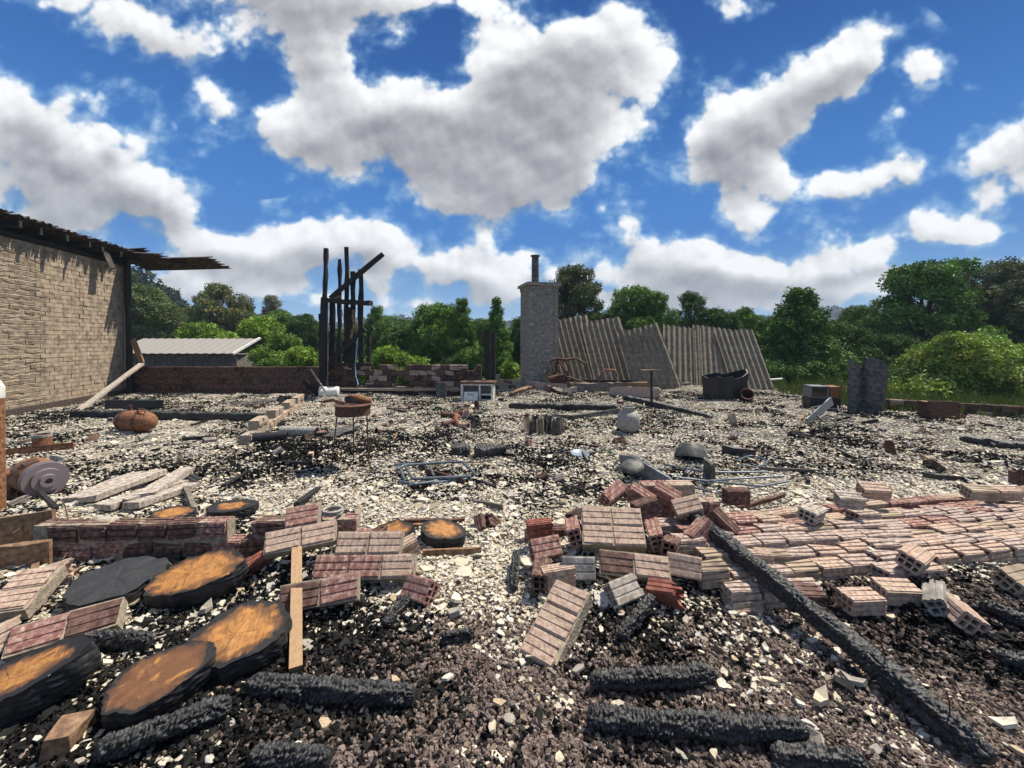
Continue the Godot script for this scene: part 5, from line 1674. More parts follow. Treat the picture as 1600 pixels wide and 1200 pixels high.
func make_foreground() -> void:
	# sawn slices of trunk
	log_slice(on_ground(612, 858, 0.02), turned(18, 13, 12), 0.165, 0.14, 0.12, 1, "tilted orange-faced log slice at the end of the brick footing", 0.86, -0.5, 0.1)
	log_slice(on_ground(690, 850, 0.0), turned(-30, 3, -3), 0.17, 0.14, 0.11, 2, "small orange-faced log slice with charred end in the doorway", 0.80, -0.45, 0.25)
	log_slice(on_ground(312, 935, 0.05), turned(14, 12, 9), 0.235, 0.17, 0.13, 3, "large bright orange log slice leaning before the brick footing", 0.93, -0.4, 0.25)
	log_slice(on_ground(184, 940, 0.02), turned(50, 8, 2), 0.23, 0.19, 0.13, 4, "completely blackened log slice beside the large bright orange slice", 0.2, 0.0, 0.0, true)
	log_slice(on_ground(382, 1030, 0.02), turned(20, 10, 5), 0.215, 0.185, 0.13, 5, "golden log slice with wide charred side beside the upright plank", 0.84, -0.4, 0.0)
	log_slice(on_ground(245, 1105, 0.03), turned(42, 10, 8), 0.165, 0.135, 0.11, 6, "brown heart-shaped log slice with dark cracked face", 0.90, 0.6, 0.3)
	log_slice(on_ground(52, 1100, 0.03), turned(24, 12, 16), 0.2, 0.13, 0.14, 7, "log slice with golden streak and thick cracked charred side", 0.74, -0.25, 0.3)
	log_slice(on_ground(362, 808, 0.0), turned(10, 4, 0), 0.2, 0.13, 0.09, 8, "half-charred log slice lying behind the brick footing", 0.62, -0.1, 0.0)
	log_slice(on_ground(272, 822, 0.04), turned(0, 4, 0), 0.17, 0.12, 0.08, 9, "log slice partly hidden behind the left end of the footing", 0.85, -0.4, 0.0)
	log_slice(on_ground(468, 815, 0.02), turned(60, 60, 0), 0.16, 0.13, 0.1, 10, "blackened log slice leaning behind the brick footing under the coil", 0.2, 0.0, 0.0, true)
	# charred logs and beams
	log_between(on_ground(922, 1082, 0.055), on_ground(1118, 1072, 0.06), 0.037, "short thick charred log with deep cross cracks on the brown gravel", 21)
	log_between(on_ground(916, 1140, 0.055), on_ground(1262, 1172, 0.06), 0.040, "long charred log with cracked ridges lying below the short one", 22)
	log_between(on_ground(1205, 1196, 0.04), on_ground(1350, 1215, 0.04), 0.033, "charred log end at the gravel edge near the long black beam", 23)
	log_between(on_ground(385, 1092, 0.05), on_ground(648, 1112, 0.055), 0.040, "charred log with fine cross cracks below the upright plank", 24)
	log_between(on_ground(392, 1205, 0.05), on_ground(515, 1210, 0.05), 0.033, "charred log piece half buried in black coals", 25)
	log_between(on_ground(150, 1205, 0.06), on_ground(362, 1130, 0.06), 0.038, "slanting charred log in front of the heart-shaped slice", 26)
	log_between(on_ground(138, 1012, 0.05), on_ground(238, 1022, 0.05), 0.033, "short charred log between the brick chunk and the golden slice", 27)
	log_between(on_ground(802, 930, 0.04), on_ground(806, 885, 0.10), 0.026, "short black stick of char standing against the brick heap", 28)
	log_between(on_ground(968, 1010, 0.05), on_ground(1020, 965, 0.10), 0.029, "curved charred piece with silvery ridges below the brick heap", 29)
	log_between(on_ground(600, 985, 0.05), on_ground(640, 945, 0.07), 0.026, "stubby charred piece on black coals beside the single brick", 30)
	log_between(on_ground(690, 1010, 0.04), on_ground(740, 1000, 0.04), 0.023, "small ridged charred piece among cream shards", 31)
	log_between(on_ground(1530, 975, 0.05), on_ground(1640, 1015, 0.05), 0.033, "charred chunk at the edge of the fallen brick wall", 32)
	log_between(on_ground(1560, 1045, 0.04), on_ground(1650, 1060, 0.04), 0.029, "charred chunk lying on gravel right of the long black beam", 33)
	log_between(Vector3(1.36, 0.26, -3.28), Vector3(1.76, 0.06, -1.52), 0.045, "long black charred roof beam sloping down from the brick heap", 34, 0.85, "charred_beam", 0.04)
	var m := Mb.new()
	m.tube([Vector3.ZERO, Vector3(0.006, 0.07, 0), Vector3(0.02, 0.11, 0)], [0.003, 0.003, 0.003], 5)
	for t in [0.80, 0.93]:
		var p := Vector3(1.36, 0.26, -3.28).lerp(Vector3(1.76, 0.06, -1.52), t)
		lone("nail", m.mesh(), mats["dark rust"], "thin rusty nail sticking up near the lower end of the black roof beam", "nail", Transform3D(turned(t * 200.0), p + Vector3(0, 0.03, 0)), "nails in the black roof beam")
	# charred block with bare wood, bottom left
	bar("wood_block", "partly charred wood block with brown faces before the heart-shaped slice", "wood block", "brown wood", on_ground(88, 1200, 0.05), on_ground(124, 1150, 0.06), 0.085, 0.07, 0.012)
	# upright-looking plank and flat boards
	bar("plank", "narrow bare wooden plank propped on the bricks and pointing to the ground", "plank", "bare plank", on_ground(462, 1062, 0.03), on_ground(464, 905, 0.16), 0.058, 0.022, 0.001)
	bar("plank", "wide brown board lying by the left end of the brick footing", "plank", "brown wood", on_ground(-40, 868, 0.14), on_ground(86, 856, 0.16), 0.22, 0.03, 0.006)
	bar("plank", "second brown board lying under the wide one", "plank", "brown wood", on_ground(-60, 905, 0.06), on_ground(80, 888, 0.08), 0.2, 0.03, 0.008)
	for q in [[135, 812, 250, 752], [160, 822, 285, 765], [205, 818, 300, 772], [110, 800, 215, 752], [228, 800, 292, 748]]:
		bar("ashen_board", "board covered in white ash sloping over the rubble behind the footing", "board", "ash wood", on_ground(q[0], q[1], 0.07), on_ground(q[2], q[3], 0.10), 0.15, 0.05, 0.012, "ash-covered boards behind the footing")
	bar("wood_stick", "short grey stick leaning behind the footing", "stick", "weathered board", on_ground(306, 815, 0.04), on_ground(290, 782, 0.10), 0.04, 0.04, 0.004)
	bar("wood_stick", "dark stick poking up from the rubble by the rusty motor", "stick", "charred timber", on_ground(88, 818, 0.06), on_ground(64, 795, 0.14), 0.035, 0.03, 0.003)
	bar("wood_stick", "thin brown stick lying across the doorway shards", "stick", "brown wood", on_ground(660, 874, 0.05), on_ground(752, 864, 0.05), 0.04, 0.03, 0.004)
	bar("rusty_bar", "thin red-brown bar under the tilted brick chunk", "bar", "dark rust", on_ground(855, 1012, 0.02), on_ground(905, 990, 0.04), 0.025, 0.02, 0.002)
	wire("wire", "thin dark wire curling over the boards at the left end of the footing", "wire", "dark rust", [on_ground(20, 870, 0.16), on_ground(60, 850, 0.2), on_ground(95, 840, 0.24), on_ground(110, 870, 0.14), on_ground(85, 915, 0.06)], 0.004)
	# coil on top of the footing
	var o := thing("metal_coil", "small grey metal coil lying on the brick footing", "coil", Vector3(-1.35, 0.285, -3.13))
	for k in 2:
		m = Mb.new()
		var pts: Array = []
		for j in 25:
			pts.append(Vector3(cos(j * TAU / 24) * 0.068, 0.012 + k * 0.02, sin(j * TAU / 24) * 0.06))
		m.tube(pts, pts.map(func(_p): return 0.011), 8, false)
		part("loop", m.mesh(), mats["gas grey"], o)
	# brick chunks and single bricks, left group
	brick_chunk(472, 905, 0.16, turned(14, -44, 6), [[-0.5, 0], [0.5, 0], [0.0, 1]], ["pale brick", "red brick"], "tilted chunk of two brick courses leaning on the footing")
	brick_chunk(572, 915, 0.12, turned(6, -40, -2), [[-1, 0], [0, 0], [1, 0, 1], [-0.5, 1], [0.5, 1]], ["pale brick", "pale brick", "red brick"], "long chunk of pale bricks and mortar below the footing end")
	brick_chunk(502, 958, 0.09, turned(12, -38, 4), [[-0.5, 0], [0.5, 0]], ["red brick", "sooty brick"], "pair of pinkish bricks held together in front of the long chunk")
	loose_brick(656, 940, 0.08, -38, -40, 8, "red brick", "single reddish brick lying alone on black coals")
	loose_brick(632, 880, 0.10, 28, 10, 20, "pale brick", "pale brick tipped up beside the tilted log slice")
	loose_brick(566, 868, 0.08, -12, 0, 4, "red brick", "small reddish brick wedged at the footing end", 1)
	loose_brick(590, 872, 0.12, 60, 20, 30, "sooty brick", "dark broken brick leaning on the long pale chunk", 1)
	brick_chunk(108, 1010, 0.09, turned(24, -52, 6), [[-0.5, 0], [0.5, 0]], ["red brick", "sooty brick", "pale brick"], "purplish ribbed brick pair with mortar end near the golden slice")
	brick_chunk(22, 985, 0.08, turned(10, -70, 4), [[0, 0], [0, 1, 1]], ["pale brick", "mortar"], "pale mortar-covered brick block at the rubble edge behind the ribbed pair")
	loose_brick(-8, 1035, 0.08, 60, -20, 10, "pale brick", "whitish broken brick beside the cracked log slice", 1)
	loose_brick(90, 920, 0.07, 20, 0, 15, "pale brick", "whitish brick fragment on dark rubble before the footing", 1)
	loose_brick(405, 905, 0.06, 44, 14, 20, "orange clay", "bright orange broken brick beside the large orange log slice", 2)
	loose_brick(420, 862, 0.2, 5, 0, 2, "red brick", "bright red broken brick lying on top of the footing", 1)
	# right group: the tumbled heap
	brick_chunk(880, 985, 0.10, turned(-38, -62, 0), [[0, -0.5], [0, 0.5], [0, -1.5, 1]], ["pale brick", "pale brick", "red brick"], "tilted slab of three pale ribbed bricks at the front of the heap")
	brick_chunk(958, 890, 0.13, turned(-6, -52, 0), [[-0.5, 0], [0.5, 0], [-0.5, 1], [0.5, 1]], ["pale brick", "pale brick", "sooty brick"], "block of four whitish bricks in the middle of the heap")
	brick_chunk(990, 925, 0.10, turned(-8, -48, -2), [[-0.5, 0], [0.5, 0]], ["pale brick", "sooty brick"], "pair of greyish bricks in front of the four-brick block")
	for q in [
		[958, 848, 0.30, 48, 34, 24, "red brick", 0, "red brick tipped steeply on top of the heap"],
		[1000, 850, 0.27, -30, 24, -34, "red brick", 0, "red brick with open holes leaning behind the pale pair"],
		[1040, 838, 0.31, -38, 30, -30, "red brick", 0, "red brick with holes standing at the back of the heap"],
		[1074, 855, 0.26, -24, -48, 24, "pale brick", 0, "large pale brick tilted on the upper end of the black beam"],
		[1128, 858, 0.18, -52, 10, -38, "sooty brick", 0, "sooty brick with open holes beside the beam"],
		[845, 862, 0.14, 6, 0, 4, "orange clay", 1, "orange broken brick on the pale footing course"],
		[852, 895, 0.16, 12, -38, 4, "red brick", 0, "pinkish brick with mortar smears at the heap's doorway side"],
		[846, 925, 0.09, 80, -4, 0, "sooty brick", 0, "dark brick under the pinkish one"],
		[872, 930, 0.08, 10, -8, 3, "pale brick", 0, "pale brick showing its long side under the heap"],
		[898, 880, 0.16, 84, -20, 0, "red brick", 0, "red and white brick seen end-on in the heap"],
		[905, 925, 0.09, -12, -30, 4, "grey brick", 0, "grey mortar-coated brick in front of the end-on brick"],
		[1024, 888, 0.14, 78, -16, 8, "red brick", 0, "bright red brick right of the four-brick block"],
		[1048, 900, 0.12, 60, 4, -10, "sooty brick", 1, "dark broken brick beside the bright red brick"],
		[1068, 922, 0.11, -14, -30, -4, "pale brick", 0, "pinkish pale brick beneath the black beam"],
		[1042, 952, 0.06, -30, 20, 10, "orange clay", 2, "orange brick splinter under the pinkish pale brick"],
		[975, 952, 0.06, 20, -40, 6, "ash wood", 1, "white broken brick piece on the cream shards"],
		[1095, 880, 0.16, 20, -12, 30, "red brick", 1, "broken red brick under the tilted pale brick"],
		[1010, 868, 0.22, 14, -6, 10, "sooty brick", 1, "half brick jammed between the red bricks"],
		[1150, 815, 0.2, 4, 0, 0, "sooty brick", 0, "brick lying on the pier next to the rubble floor"],
		[1180, 900, 0.10, -8, -8, 0, "pale brick", 0, "pale brick sticking out under the fallen wall edge"],
		[1255, 940, 0.07, -6, -86, 0, "sooty brick", 0, "dark brick below the fallen wall edge"],
		[1400, 952, 0.06, -6, -84, 0, "pale brick", 0, "flat pale brick lying clear of the fallen wall"],
		[1345, 958, 0.06, 2, -88, 0, "pale brick", 0, "flat tan brick next to the flat pale brick"],
		[1468, 968, 0.06, 40, -30, 10, "grey brick", 1, "grey broken brick tipped on the gravel"],
		[1500, 985, 0.05, 70, -60, 0, "pale brick", 1, "pale brick fragment beyond the grey broken brick"],
		[1590, 940, 0.07, 15, -60, 0, "tan brick", 0, "tan brick at the edge of the coals"],
		[1430, 925, 0.12, 24, -70, 6, "pale brick", 1, "tan broken brick resting on the slab's front edge"],
		[1270, 850, 0.22, 30, -80, 0, "ash wood", 2, "whitish brick splinter on the fallen slab"],
		[1330, 838, 0.24, -20, -80, 0, "ash wood", 2, "small white splinter on the fallen slab near the red row"],
		[1365, 822, 0.25, -14, -70, 0, "pale brick", 0, "grey-white brick lying across the red border row"],
		[1570, 805, 0.22, -6, -82, 4, "pale brick", 0, "pale brick on top of the border row"],
		[1530, 812, 0.24, -10, -80, -3, "tan brick", 0, "tan brick stepping up on the border row"],
	]:
		loose_brick(q[0], q[1], q[2], q[3], q[4], q[5], q[6], q[8], q[7])
	# burnt sticks and brick fragments strewn over the floor
	for k in 80:
		var d := rnd(2.6, 11.5)
		var x := clampf(rnd(-1.2, 1.2) * d, -9.5, 9.5)
		var p := Vector3(x, height(x, -d) + 0.03, -d)
		var l := rnd(0.14, 0.6)
		var a := rnd(0, TAU)
		var q := p + Vector3(cos(a) * l, rnd(0.0, 0.06), sin(a) * l)
		var look: String = ["charred timber", "charred timber", "char", "weathered board", "brown wood", "ash wood", "dark rust"][rng.randi() % 7]
		var word: String = {"charred timber": "blackened", "char": "glossy black charred", "weathered board": "grey weathered", "brown wood": "brown", "ash wood": "whitish ash-covered", "dark rust": "rusty"}[look]
		lone("loose_stick", timber(run(Vector3.ZERO, q - p, 4), rnd(0.02, 0.07), rnd(0.015, 0.04), 0.006), mats[look], word + " stick lying among the shards of the floor", "stick", Transform3D(Basis.IDENTITY, p), "sticks strewn over the floor")
	for k in 60:
		var d := rnd(3.2, 11.0)
		var x := clampf(rnd(-1.2, 1.2) * d, -9.5, 9.5)
		var look: String = ["red brick", "sooty brick", "pale brick", "burnt brick", "grey brick", "char"][rng.randi() % 6]
		var word: String = {"red brick": "reddish", "sooty brick": "sooty", "pale brick": "pale", "burnt brick": "burnt dark", "grey brick": "grey", "char": "black"}[look]
		lone("brick_fragment", brick_mesh[1 + rng.randi() % 2], mats[look], word + " fragment lying among the shards of the floor", "fragment", Transform3D(any_turn() * Basis.from_scale(Vector3.ONE * (rnd(0.6, 1.0) if k % 2 else rnd(0.6, 0.9))), Vector3(x, height(x, -d) + 0.03, -d)), "fragments strewn over the floor")
	# larger shards that can be picked out one by one
	var k := 0
	while k < 240:
		var d := 1.56 + 2.3 * pow(rng.randf(), 1.2)
		var x := rnd(-1.22, 1.22) * d
		var c := cover(x, -d)
		if rng.randf() > 0.25 + c.x * 0.8:
			continue
		var size := rnd(0.035, 0.085) * (1.0 if rng.randf() < 0.85 else 1.5)
		var p := Vector3(x, height(x, -d) + 0.024, -d)
		var b := turned(rnd(0, 360), rnd(-16, 16), rnd(-16, 16)) * Basis.from_scale(Vector3(size, size * rnd(0.8, 1.4), size * rnd(0.7, 1.1)))
		var hue: String = ["cream", "cream", "white", "tan", "grey"][rng.randi() % 5]
		lone("tile_shard", shard_mesh[rng.randi() % 6], mats[hue + " flake"], ("large " if size > 0.08 else "") + hue + " broken flake lying loose on the burnt ground", "shard", Transform3D(b, p), "loose flakes in the foreground")
		k += 1

# ---------------------------------------------------------------- trees
var leaf_clump: Array[ArrayMesh] = []

func make_leaf_clumps() -> void:
	for k in 3:
		var b := Mb.new()
		for i in 30:
			var p := Vector3(rnd(-1, 1), rnd(-0.7, 0.7), rnd(-1, 1))
			if p.length() > 1.0:
				p = p.normalized() * rnd(0.5, 1.0)
			var t := any_turn()
			var w := rnd(0.2, 0.34)
			var l := w * rnd(1.6, 2.4)
			var tone := rnd(0.75, 1.25)
			b.ink = Color(tone * rnd(0.9, 1.15), tone, tone * rnd(0.7, 1.0))
			var a := p + t * Vector3(0, 0, -l * 0.5)
			var e := p + t * Vector3(0, 0, l * 0.5)
			var c := p + t * Vector3(w * 0.5, 0.03, 0)
			var d := p + t * Vector3(-w * 0.5, 0.03, 0)
			b.tri(a, c, e)
			b.tri(a, e, d)
		leaf_clump.append(b.mesh(true))

# a tree: tapered trunk, limbs to each lobe, and leaf clumps spread through lobes
# form: 0 round, 1 spreading in layers, 2 pointed, 3 thin and airy, 4 bush
func tree(u: float, top: float, foot: float, d: float, wide: float, tone: Color, form: int, label: String, group := "") -> void:
	var crest := far_spot(u, top, d)
	var base := far_spot(u, foot, d)
	base.y = minf(base.y, height(base.x, base.z))
	var tall := crest.y - base.y
	var r := wide / FOCAL * d * 0.5
	var o := thing("bush" if form == 4 else "tree", label, "bush" if form == 4 else "tree", base, Basis.IDENTITY, group)
	var lobes: Array = []
	var trunk_h := tall * ([0.45, 0.55, 0.3, 0.5, 0.1][form] as float)
	var count: int = [13, 22, 16, 18, 11][form]
	for k in count:
		var t := float(k) / (count - 1)
		var a := k * 2.4 + rnd(-0.4, 0.4)
		var y: float
		var reach: float
		var size: float
		match form:
			1:
				y = lerpf(0.42, 0.95, t) * tall
				reach = r * (1.0 - 0.45 * t) * rnd(0.45, 0.95)
				size = r * rnd(0.17, 0.27)
			2:
				y = lerpf(0.14, 0.93, t) * tall
				reach = r * (1.0 - t) * rnd(0.5, 0.85)
				size = r * lerpf(0.50, 0.16, t)
			3:
				y = lerpf(0.35, 0.93, t) * tall
				reach = r * sin(lerpf(0.5, 2.9, t)) * rnd(0.4, 0.9)
				size = r * rnd(0.22, 0.36)
			4:
				y = lerpf(0.18, 0.85, rng.randf()) * tall
				reach = r * rnd(0.1, 0.75) * (1.1 - y / tall * 0.6)
				size = minf(r, tall) * rnd(0.28, 0.42)
			_:
				y = lerpf(0.28, 0.88, t) * tall
				reach = r * sin(lerpf(0.7, 2.7, t)) * rnd(0.45, 0.85)
				size = r * rnd(0.36, 0.52)
		lobes.append([Vector3(cos(a) * reach, y, sin(a) * reach), size])
	lobes.append([Vector3(0, tall - r * 0.22, 0), r * (0.18 if form == 2 else 0.28)])
	var b := Mb.new()
	var thick := maxf(0.05, tall * 0.022)
	b.tube([Vector3(0, -0.3, 0), Vector3(rnd(-0.1, 0.1), trunk_h * 0.5, 0), Vector3(rnd(-0.15, 0.15), trunk_h, 0), Vector3(0, tall * 0.9, 0)], [thick * 1.3, thick, thick * 0.75, thick * 0.15], 8)
	part("trunk", b.mesh(), mats["bark brown"], o)
	b = Mb.new()
	for q in lobes:
		var p: Vector3 = q[0]
		var from := Vector3(0, minf(trunk_h * rnd(0.7, 1.2), p.y * 0.85), 0)
		b.tube([from, from.lerp(p, 0.5) + Vector3(0, 0.1 * tall * 0.2, 0), p], [thick * 0.5, thick * 0.34, thick * 0.12], 6)
		for e in 3:
			var tip: Vector3 = p + Vector3(rnd(-1, 1), rnd(-0.4, 0.9), rnd(-1, 1)) * q[1] * 0.8
			b.tube([p, tip], [thick * 0.12, thick * 0.04], 4, false)
	part("limbs", b.mesh(), mats["bark brown"], o)
	var clump := clampf(r * 0.12, 0.16, 0.48)
	var rows := PackedFloat32Array()
	for q in lobes:
		var vol: float = q[1]
		var n := int(clampf(pow(vol / clump, 2.0) * ([14.0, 12.0, 14.0, 10.0, 15.0][form]), 14, 420))
		var shade := rnd(0.8, 1.25)
		for k in n:
			var dir := Vector3(rnd(-1, 1), rnd(-1, 1), rnd(-1, 1))
			if dir.length() > 1.0 or dir.length() < 0.05:
				dir = dir.normalized() * rnd(0.6, 1.0)
			dir = dir.normalized() * pow(dir.length(), 0.5) * rnd(0.75, 1.12)
			var p: Vector3 = q[0] + dir * vol * Vector3(1.2, 0.5 if form == 1 else 0.8, 1.2)
			if p.y < 0.05:
				continue
			var sz := clump * rnd(0.6, 1.25)
			var v := rnd(0.55, 1.5) * 1.8 * shade
			row(rows, any_turn().scaled(Vector3.ONE * sz), p, Color(tone.r * v * rnd(0.85, 1.2), tone.g * v, tone.b * v * rnd(0.7, 1.2)))
	scatter("crown", leaf_clump[taken.get("tree", 0) % 3], mats["leaf"], rows, o).set_meta("kind", "stuff")

func make_trees() -> void:
	var olive := Color(0.085, 0.095, 0.040)
	var bright := Color(0.105, 0.165, 0.030)
	var mid := Color(0.062, 0.112, 0.026)
	var dark := Color(0.036, 0.066, 0.019)
	var grey := Color(0.055, 0.065, 0.038)
	var list := [
		# u, top v, foot v, distance, width px, tone, form, label
		[226, 448, 575, 30.0, 92, Color(0.08, 0.105, 0.045), 0, "rounded pale green tree seen beside the blackened post"],
		[200, 425, 560, 60.0, 70, dark, 0, "dark tree high on the slope just right of the tall wall"],
		[248, 455, 560, 62.0, 60, dark, 0, "dark tree on the slope below the highest one"],
		[282, 482, 570, 55.0, 50, dark, 0, "dark low tree where the slope meets the olive tree"],
		[344, 444, 575, 36.0, 96, olive, 3, "feathery olive-green tree standing above the shed roof"],
		[385, 478, 575, 42.0, 60, olive, 0, "olive tree right of the feathery tree"],
		[424, 462, 575, 44.0, 52, Color(0.10, 0.10, 0.07), 3, "almost bare greyish tree behind the bright shrubs"],
		[440, 484, 575, 34.0, 60, mid, 0, "mid-green tree behind the bright shrubs near the timber frame"],
		[478, 492, 580, 30.0, 62, dark, 0, "dark green tree left of the burnt timber frame"],
		[412, 496, 590, 20.5, 110, bright, 4, "bright green shrub behind the shed end"],
		[320, 508, 590, 21.5, 100, bright, 4, "bright green shrub above the shed roof"],
		[440, 522, 592, 17.0, 90, Color(0.08, 0.135, 0.03), 4, "leafy green shrub leaning over the dark brick wall"],
		[470, 545, 592, 16.0, 60, bright, 4, "low bright shrub beside the burnt timber frame"],
		[590, 478, 575, 27.0, 46, mid, 3, "small airy tree right of the burnt timber frame"],
		[612, 545, 592, 15.5, 90, bright, 4, "bright green shrub behind the brick wall with round holes"],
		[560, 560, 600, 14.5, 50, bright, 4, "low green shrub seen through the first round hole"],
		[650, 560, 600, 14.5, 60, bright, 4, "low green shrub seen through the second round hole"],
		[690, 478, 585, 23.0, 100, mid, 0, "green broad-leaved tree between timber frame and chimney"],
		[722, 464, 585, 21.0, 76, Color(0.06, 0.11, 0.027), 2, "taller green tree behind the double charred posts"],
		[776, 464, 590, 20.0, 62, Color(0.06, 0.11, 0.027), 2, "green tree close to the left side of the chimney"],
		[640, 512, 590, 24.0, 80, dark, 0, "dark tree clump left of the green broad-leaved tree"],
		[796, 566, 608, 14.6, 40, bright, 4, "bright green shrub between wall stub and chimney"],
		[893, 418, 590, 24.0, 124, grey, 3, "tall sparse dark tree with open branches behind the chimney"],
		[950, 490, 600, 22.0, 80, dark, 0, "dark tree behind the first leaning roof sheets"],
		[1003, 450, 600, 21.5, 104, Color(0.065, 0.115, 0.03), 0, "rounded green tree above the tilted roof sheet"],
		[1080, 456, 600, 24.0, 60, Color(0.045, 0.078, 0.026), 3, "slender tree with separate tufts above the wide roof sheets"],
		[1120, 484, 600, 23.0, 80, dark, 0, "dark green tree behind the middle roof sheet"],
		[1165, 482, 605, 24.0, 70, mid, 0, "tree at the back of the last leaning roof sheet"],
		[1250, 450, 625, 19.0, 160, Color(0.048, 0.09, 0.024), 2, "large pointed dark green tree right of the roof sheets"],
		[1215, 500, 620, 20.0, 90, dark, 0, "dark bushy tree under the pointed tree"],
		[1305, 505, 630, 20.0, 100, Color(0.036, 0.064, 0.02), 0, "dark bushy tree between pointed and layered trees"],
		[1352, 480, 620, 26.0, 90, mid, 0, "mid-green tree left of the tall layered tree"],
		[1440, 408, 640, 22.0, 165, Color(0.065, 0.115, 0.03), 1, "tall layered tree with visible trunk above the bush"],
		[1385, 525, 640, 18.0, 90, dark, 0, "dark small tree under the tall layered tree"],
		[1590, 408, 640, 24.0, 150, grey, 0, "big greyish dark tree at the end of the tree row"],
		[1528, 490, 640, 26.0, 90, dark, 0, "dark tree between the layered and the greyish tree"],
		[1660, 430, 650, 22.0, 160, grey, 0, "greyish tree beyond the end of the tree row"],
		[1505, 522, 668, 11.5, 190, Color(0.14, 0.185, 0.05), 4, "large light green glossy bush behind the right footing"],
		[1600, 540, 668, 12.0, 140, Color(0.135, 0.18, 0.05), 4, "light green bush continuing the row behind the footing"],
		[1420, 570, 660, 12.5, 80, Color(0.09, 0.13, 0.04), 4, "smaller light green bush beside the upright metal sheet"],
		[540, 520, 585, 28.0, 70, dark, 0, "dark tree behind the burnt timber frame"],
		[840, 500, 600, 26.0, 90, dark, 0, "dark tree behind the chimney foot"],
		[900, 545, 600, 17.0, 70, mid, 4, "green shrub behind the rusty machine"],
	]
	for k in 9:
		list.append([1185.0 + k * 30.0 + rnd(-8, 8), 572 + rnd(-14, 10), 622, rnd(14.2, 16.0), 60, Color(0.05, 0.085, 0.024) * rnd(0.8, 1.3), 4, "low green undergrowth bush below the trees right of the roof sheets"])
	# the dense belt of trees farther back
	for k in 22:
		var u := 560.0 + k * 52.0 + rnd(-12, 12)
		list.append([u, 506.0 - 10.0 * smoothstep(1150.0, 1500.0, u) + rnd(-9, 9), 600, rnd(31.0, 40.0), rnd(80, 110), dark * rnd(0.85, 1.3), 0, "dark tree in the dense belt behind the burnt house"])
	for q in list:
		tree(q[0], q[1], q[2], q[3], q[4], q[5], q[6], q[7], "trees in the dense belt" if q[7].contains("dense belt") else ("undergrowth right of the roof sheets" if q[7].contains("undergrowth") else ""))
	# tall grass past the right footing
	var rows := PackedFloat32Array()
	var b := Mb.new()
	for k in 9:
		var a := rnd(0, TAU)
		var lean := Vector3(cos(a), 0, sin(a)) * rnd(0.1, 0.5)
		var p := Vector3(rnd(-0.3, 0.3), 0, rnd(-0.3, 0.3))
		b.tri(p + Vector3(-0.03, 0, 0), p + Vector3(0.03, 0, 0), p + lean + Vector3(0, rnd(0.6, 1.0), 0))
	var blade := b.mesh(true)
	for k in 9000:
		var x := rnd(6.0, 26.0)
		var z := rnd(-18.0, -5.0)
		if inside(x, z) and z > -9.2 - (x - 8.2) * -0.55:
			continue
		if x < 8.0 and z > -13.5:
			continue
		var v := rnd(0.6, 1.4)
		row(rows, Basis(Vector3.UP, rnd(0, TAU)).scaled(Vector3(0.4, rnd(0.15, 0.4), 0.4)), Vector3(x, height(x, z), z), Color(0.10 * v, 0.13 * v, 0.035 * v))
	var root := stuff_root("grass", "rough green grass beyond the right footing", "grass")
	scatter("blades", blade, mats["leaf"], rows, root)

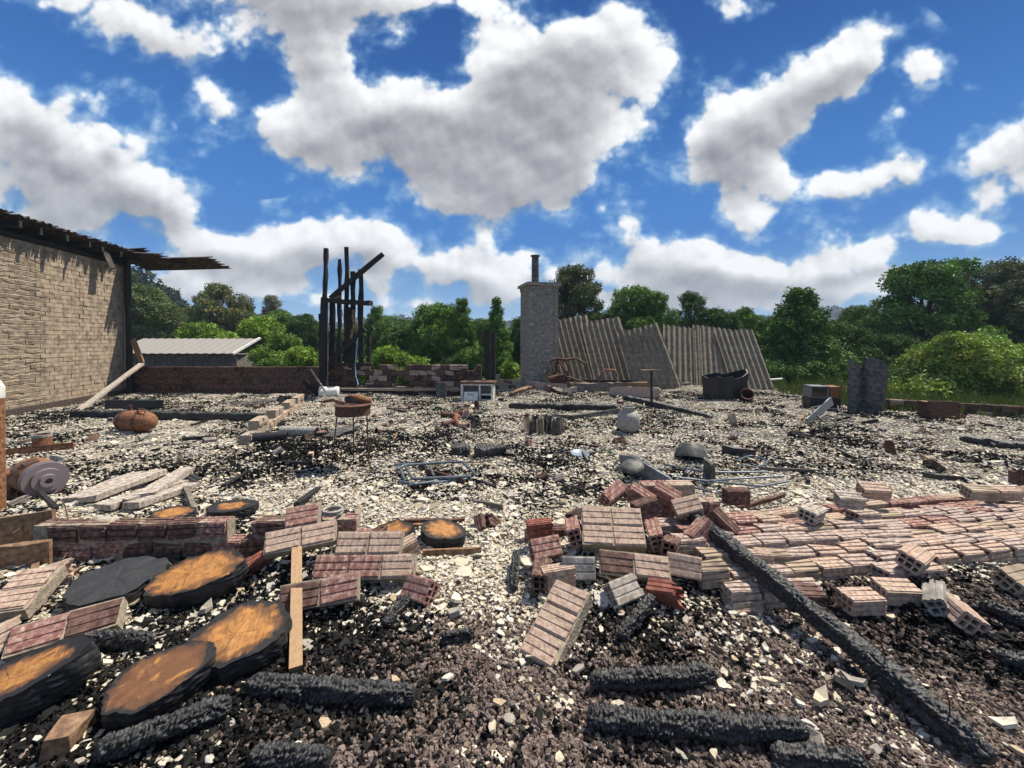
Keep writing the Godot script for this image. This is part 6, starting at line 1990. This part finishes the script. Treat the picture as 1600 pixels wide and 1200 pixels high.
# ---------------------------------------------------------------- loose stuff on the floor
func make_debris() -> void:
	var shards: Array[PackedFloat32Array] = []
	var pale: Array[PackedFloat32Array] = []
	var black: Array[PackedFloat32Array] = []
	var lumps: Array[PackedFloat32Array] = []
	var stone: Array[PackedFloat32Array] = []
	for k in 6:
		shards.append(PackedFloat32Array()); pale.append(PackedFloat32Array()); black.append(PackedFloat32Array())
	for k in 5: lumps.append(PackedFloat32Array())
	for k in 4: stone.append(PackedFloat32Array())
	for n in 150000:
		# places are drawn evenly over the floor, with a denser share close by
		var near := n % 5 < 2
		var d := sqrt(rnd(1.3 * 1.3, 4.6 * 4.6)) if near else sqrt(rnd(4.2 * 4.2, 14.0 * 14.0))
		var x := rnd(-1.42, 1.42) * d
		var z := -d
		if not inside(x, z):
			continue
		var c := cover(x, z)
		var pick := rng.randf() * (c.x + c.y + c.z + 0.1 + maxf(0.0, c.w - 0.6) * 2.2)
		var y := height(x, z)
		if pick < c.z:
			for e in (4 if near else 0):
				var p := Vector3(x + rnd(-0.04, 0.04), y + rnd(-0.002, 0.012), z + rnd(-0.04, 0.04))
				var v := rnd(0.55, 1.45)
				var warm := rng.randf()
				row(stone[rng.randi() % 4], any_turn().scaled(Vector3.ONE * rnd(0.014, 0.034)), p, Color(0.225 * v, (0.172 + 0.016 * warm) * v, (0.148 + 0.034 * warm) * v))
		elif pick < c.z + c.x:
			var v := rnd(0.72, 1.0)
			var kind := rng.randf()
			var col := Color(0.84 * v, 0.79 * v, 0.68 * v)
			if kind < 0.34:
				col = Color(0.74 * v, 0.73 * v, 0.70 * v)
			elif kind < 0.44:
				col = Color(0.46 * v, 0.39 * v, 0.31 * v)
			if rng.randf() < (0.30 if near else 0.16):
				var size := 0.025 + 0.05 * pow(rng.randf(), 2.0)
				if rng.randf() < 0.08:
					size = rnd(0.08, 0.15)
				var tilt := 22.0 if rng.randf() < 0.8 else 60.0
				var b := turned(rnd(0, 360), rnd(-tilt, tilt), rnd(-tilt, tilt)) * Basis.from_scale(Vector3(size, size * rnd(0.4, 0.9), size * rnd(0.6, 1.1)))
				row(shards[rng.randi() % 6], b, Vector3(x, y + 0.012 + rnd(0, 0.02), z), col)
			else:
				var s2 := rnd(0.8, 1.1) if near else rnd(0.95, 1.45)
				row(pale[rng.randi() % 6], Basis(Vector3.UP, rnd(0, TAU)).scaled(Vector3(s2, s2, s2)), Vector3(x, y + 0.006, z), col)
		elif pick < c.z + c.x + c.y:
			var v := rnd(0.4, 1.4)
			var col := Color(0.016 * v, 0.016 * v, 0.0165 * v)
			if rng.randf() < (0.4 if near else 0.2):
				var size := rnd(0.02, 0.05) if rng.randf() < 0.92 else rnd(0.05, 0.1)
				row(lumps[rng.randi() % 5], any_turn().scaled(Vector3(size, size * rnd(0.7, 1.0), size * rnd(0.8, 1.5))), Vector3(x, y + rnd(0.0, 0.02), z), col)
			else:
				var s2 := rnd(0.9, 1.2) if near else rnd(1.0, 1.5)
				row(black[rng.randi() % 6], Basis(Vector3.UP, rnd(0, TAU)).scaled(Vector3(s2, s2, s2)), Vector3(x, y + 0.006, z), col)
	var o := stuff_root("tile_shards", "cream and white broken tile shards strewn over the whole burnt floor", "shards")
	for k in 6:
		scatter("shards", shard_mesh[k], mats["shard"], shards[k], o)
		scatter("fine_shards", pale_litter[k], mats["shard"], pale[k], o)
	o = stuff_root("charcoal", "black charcoal lumps strewn between the shards", "charcoal")
	for k in 5:
		scatter("coals", coal_mesh[k], mats["coal"], lumps[k], o)
	for k in 6:
		scatter("fine_coals", coal_litter[k], mats["coal"], black[k], o)
	o = stuff_root("gravel", "brown crushed stone gravel covering the yard before the house", "gravel")
	for k in 4:
		scatter("stones", stone_mesh[k], mats["stone"], stone[k], o)
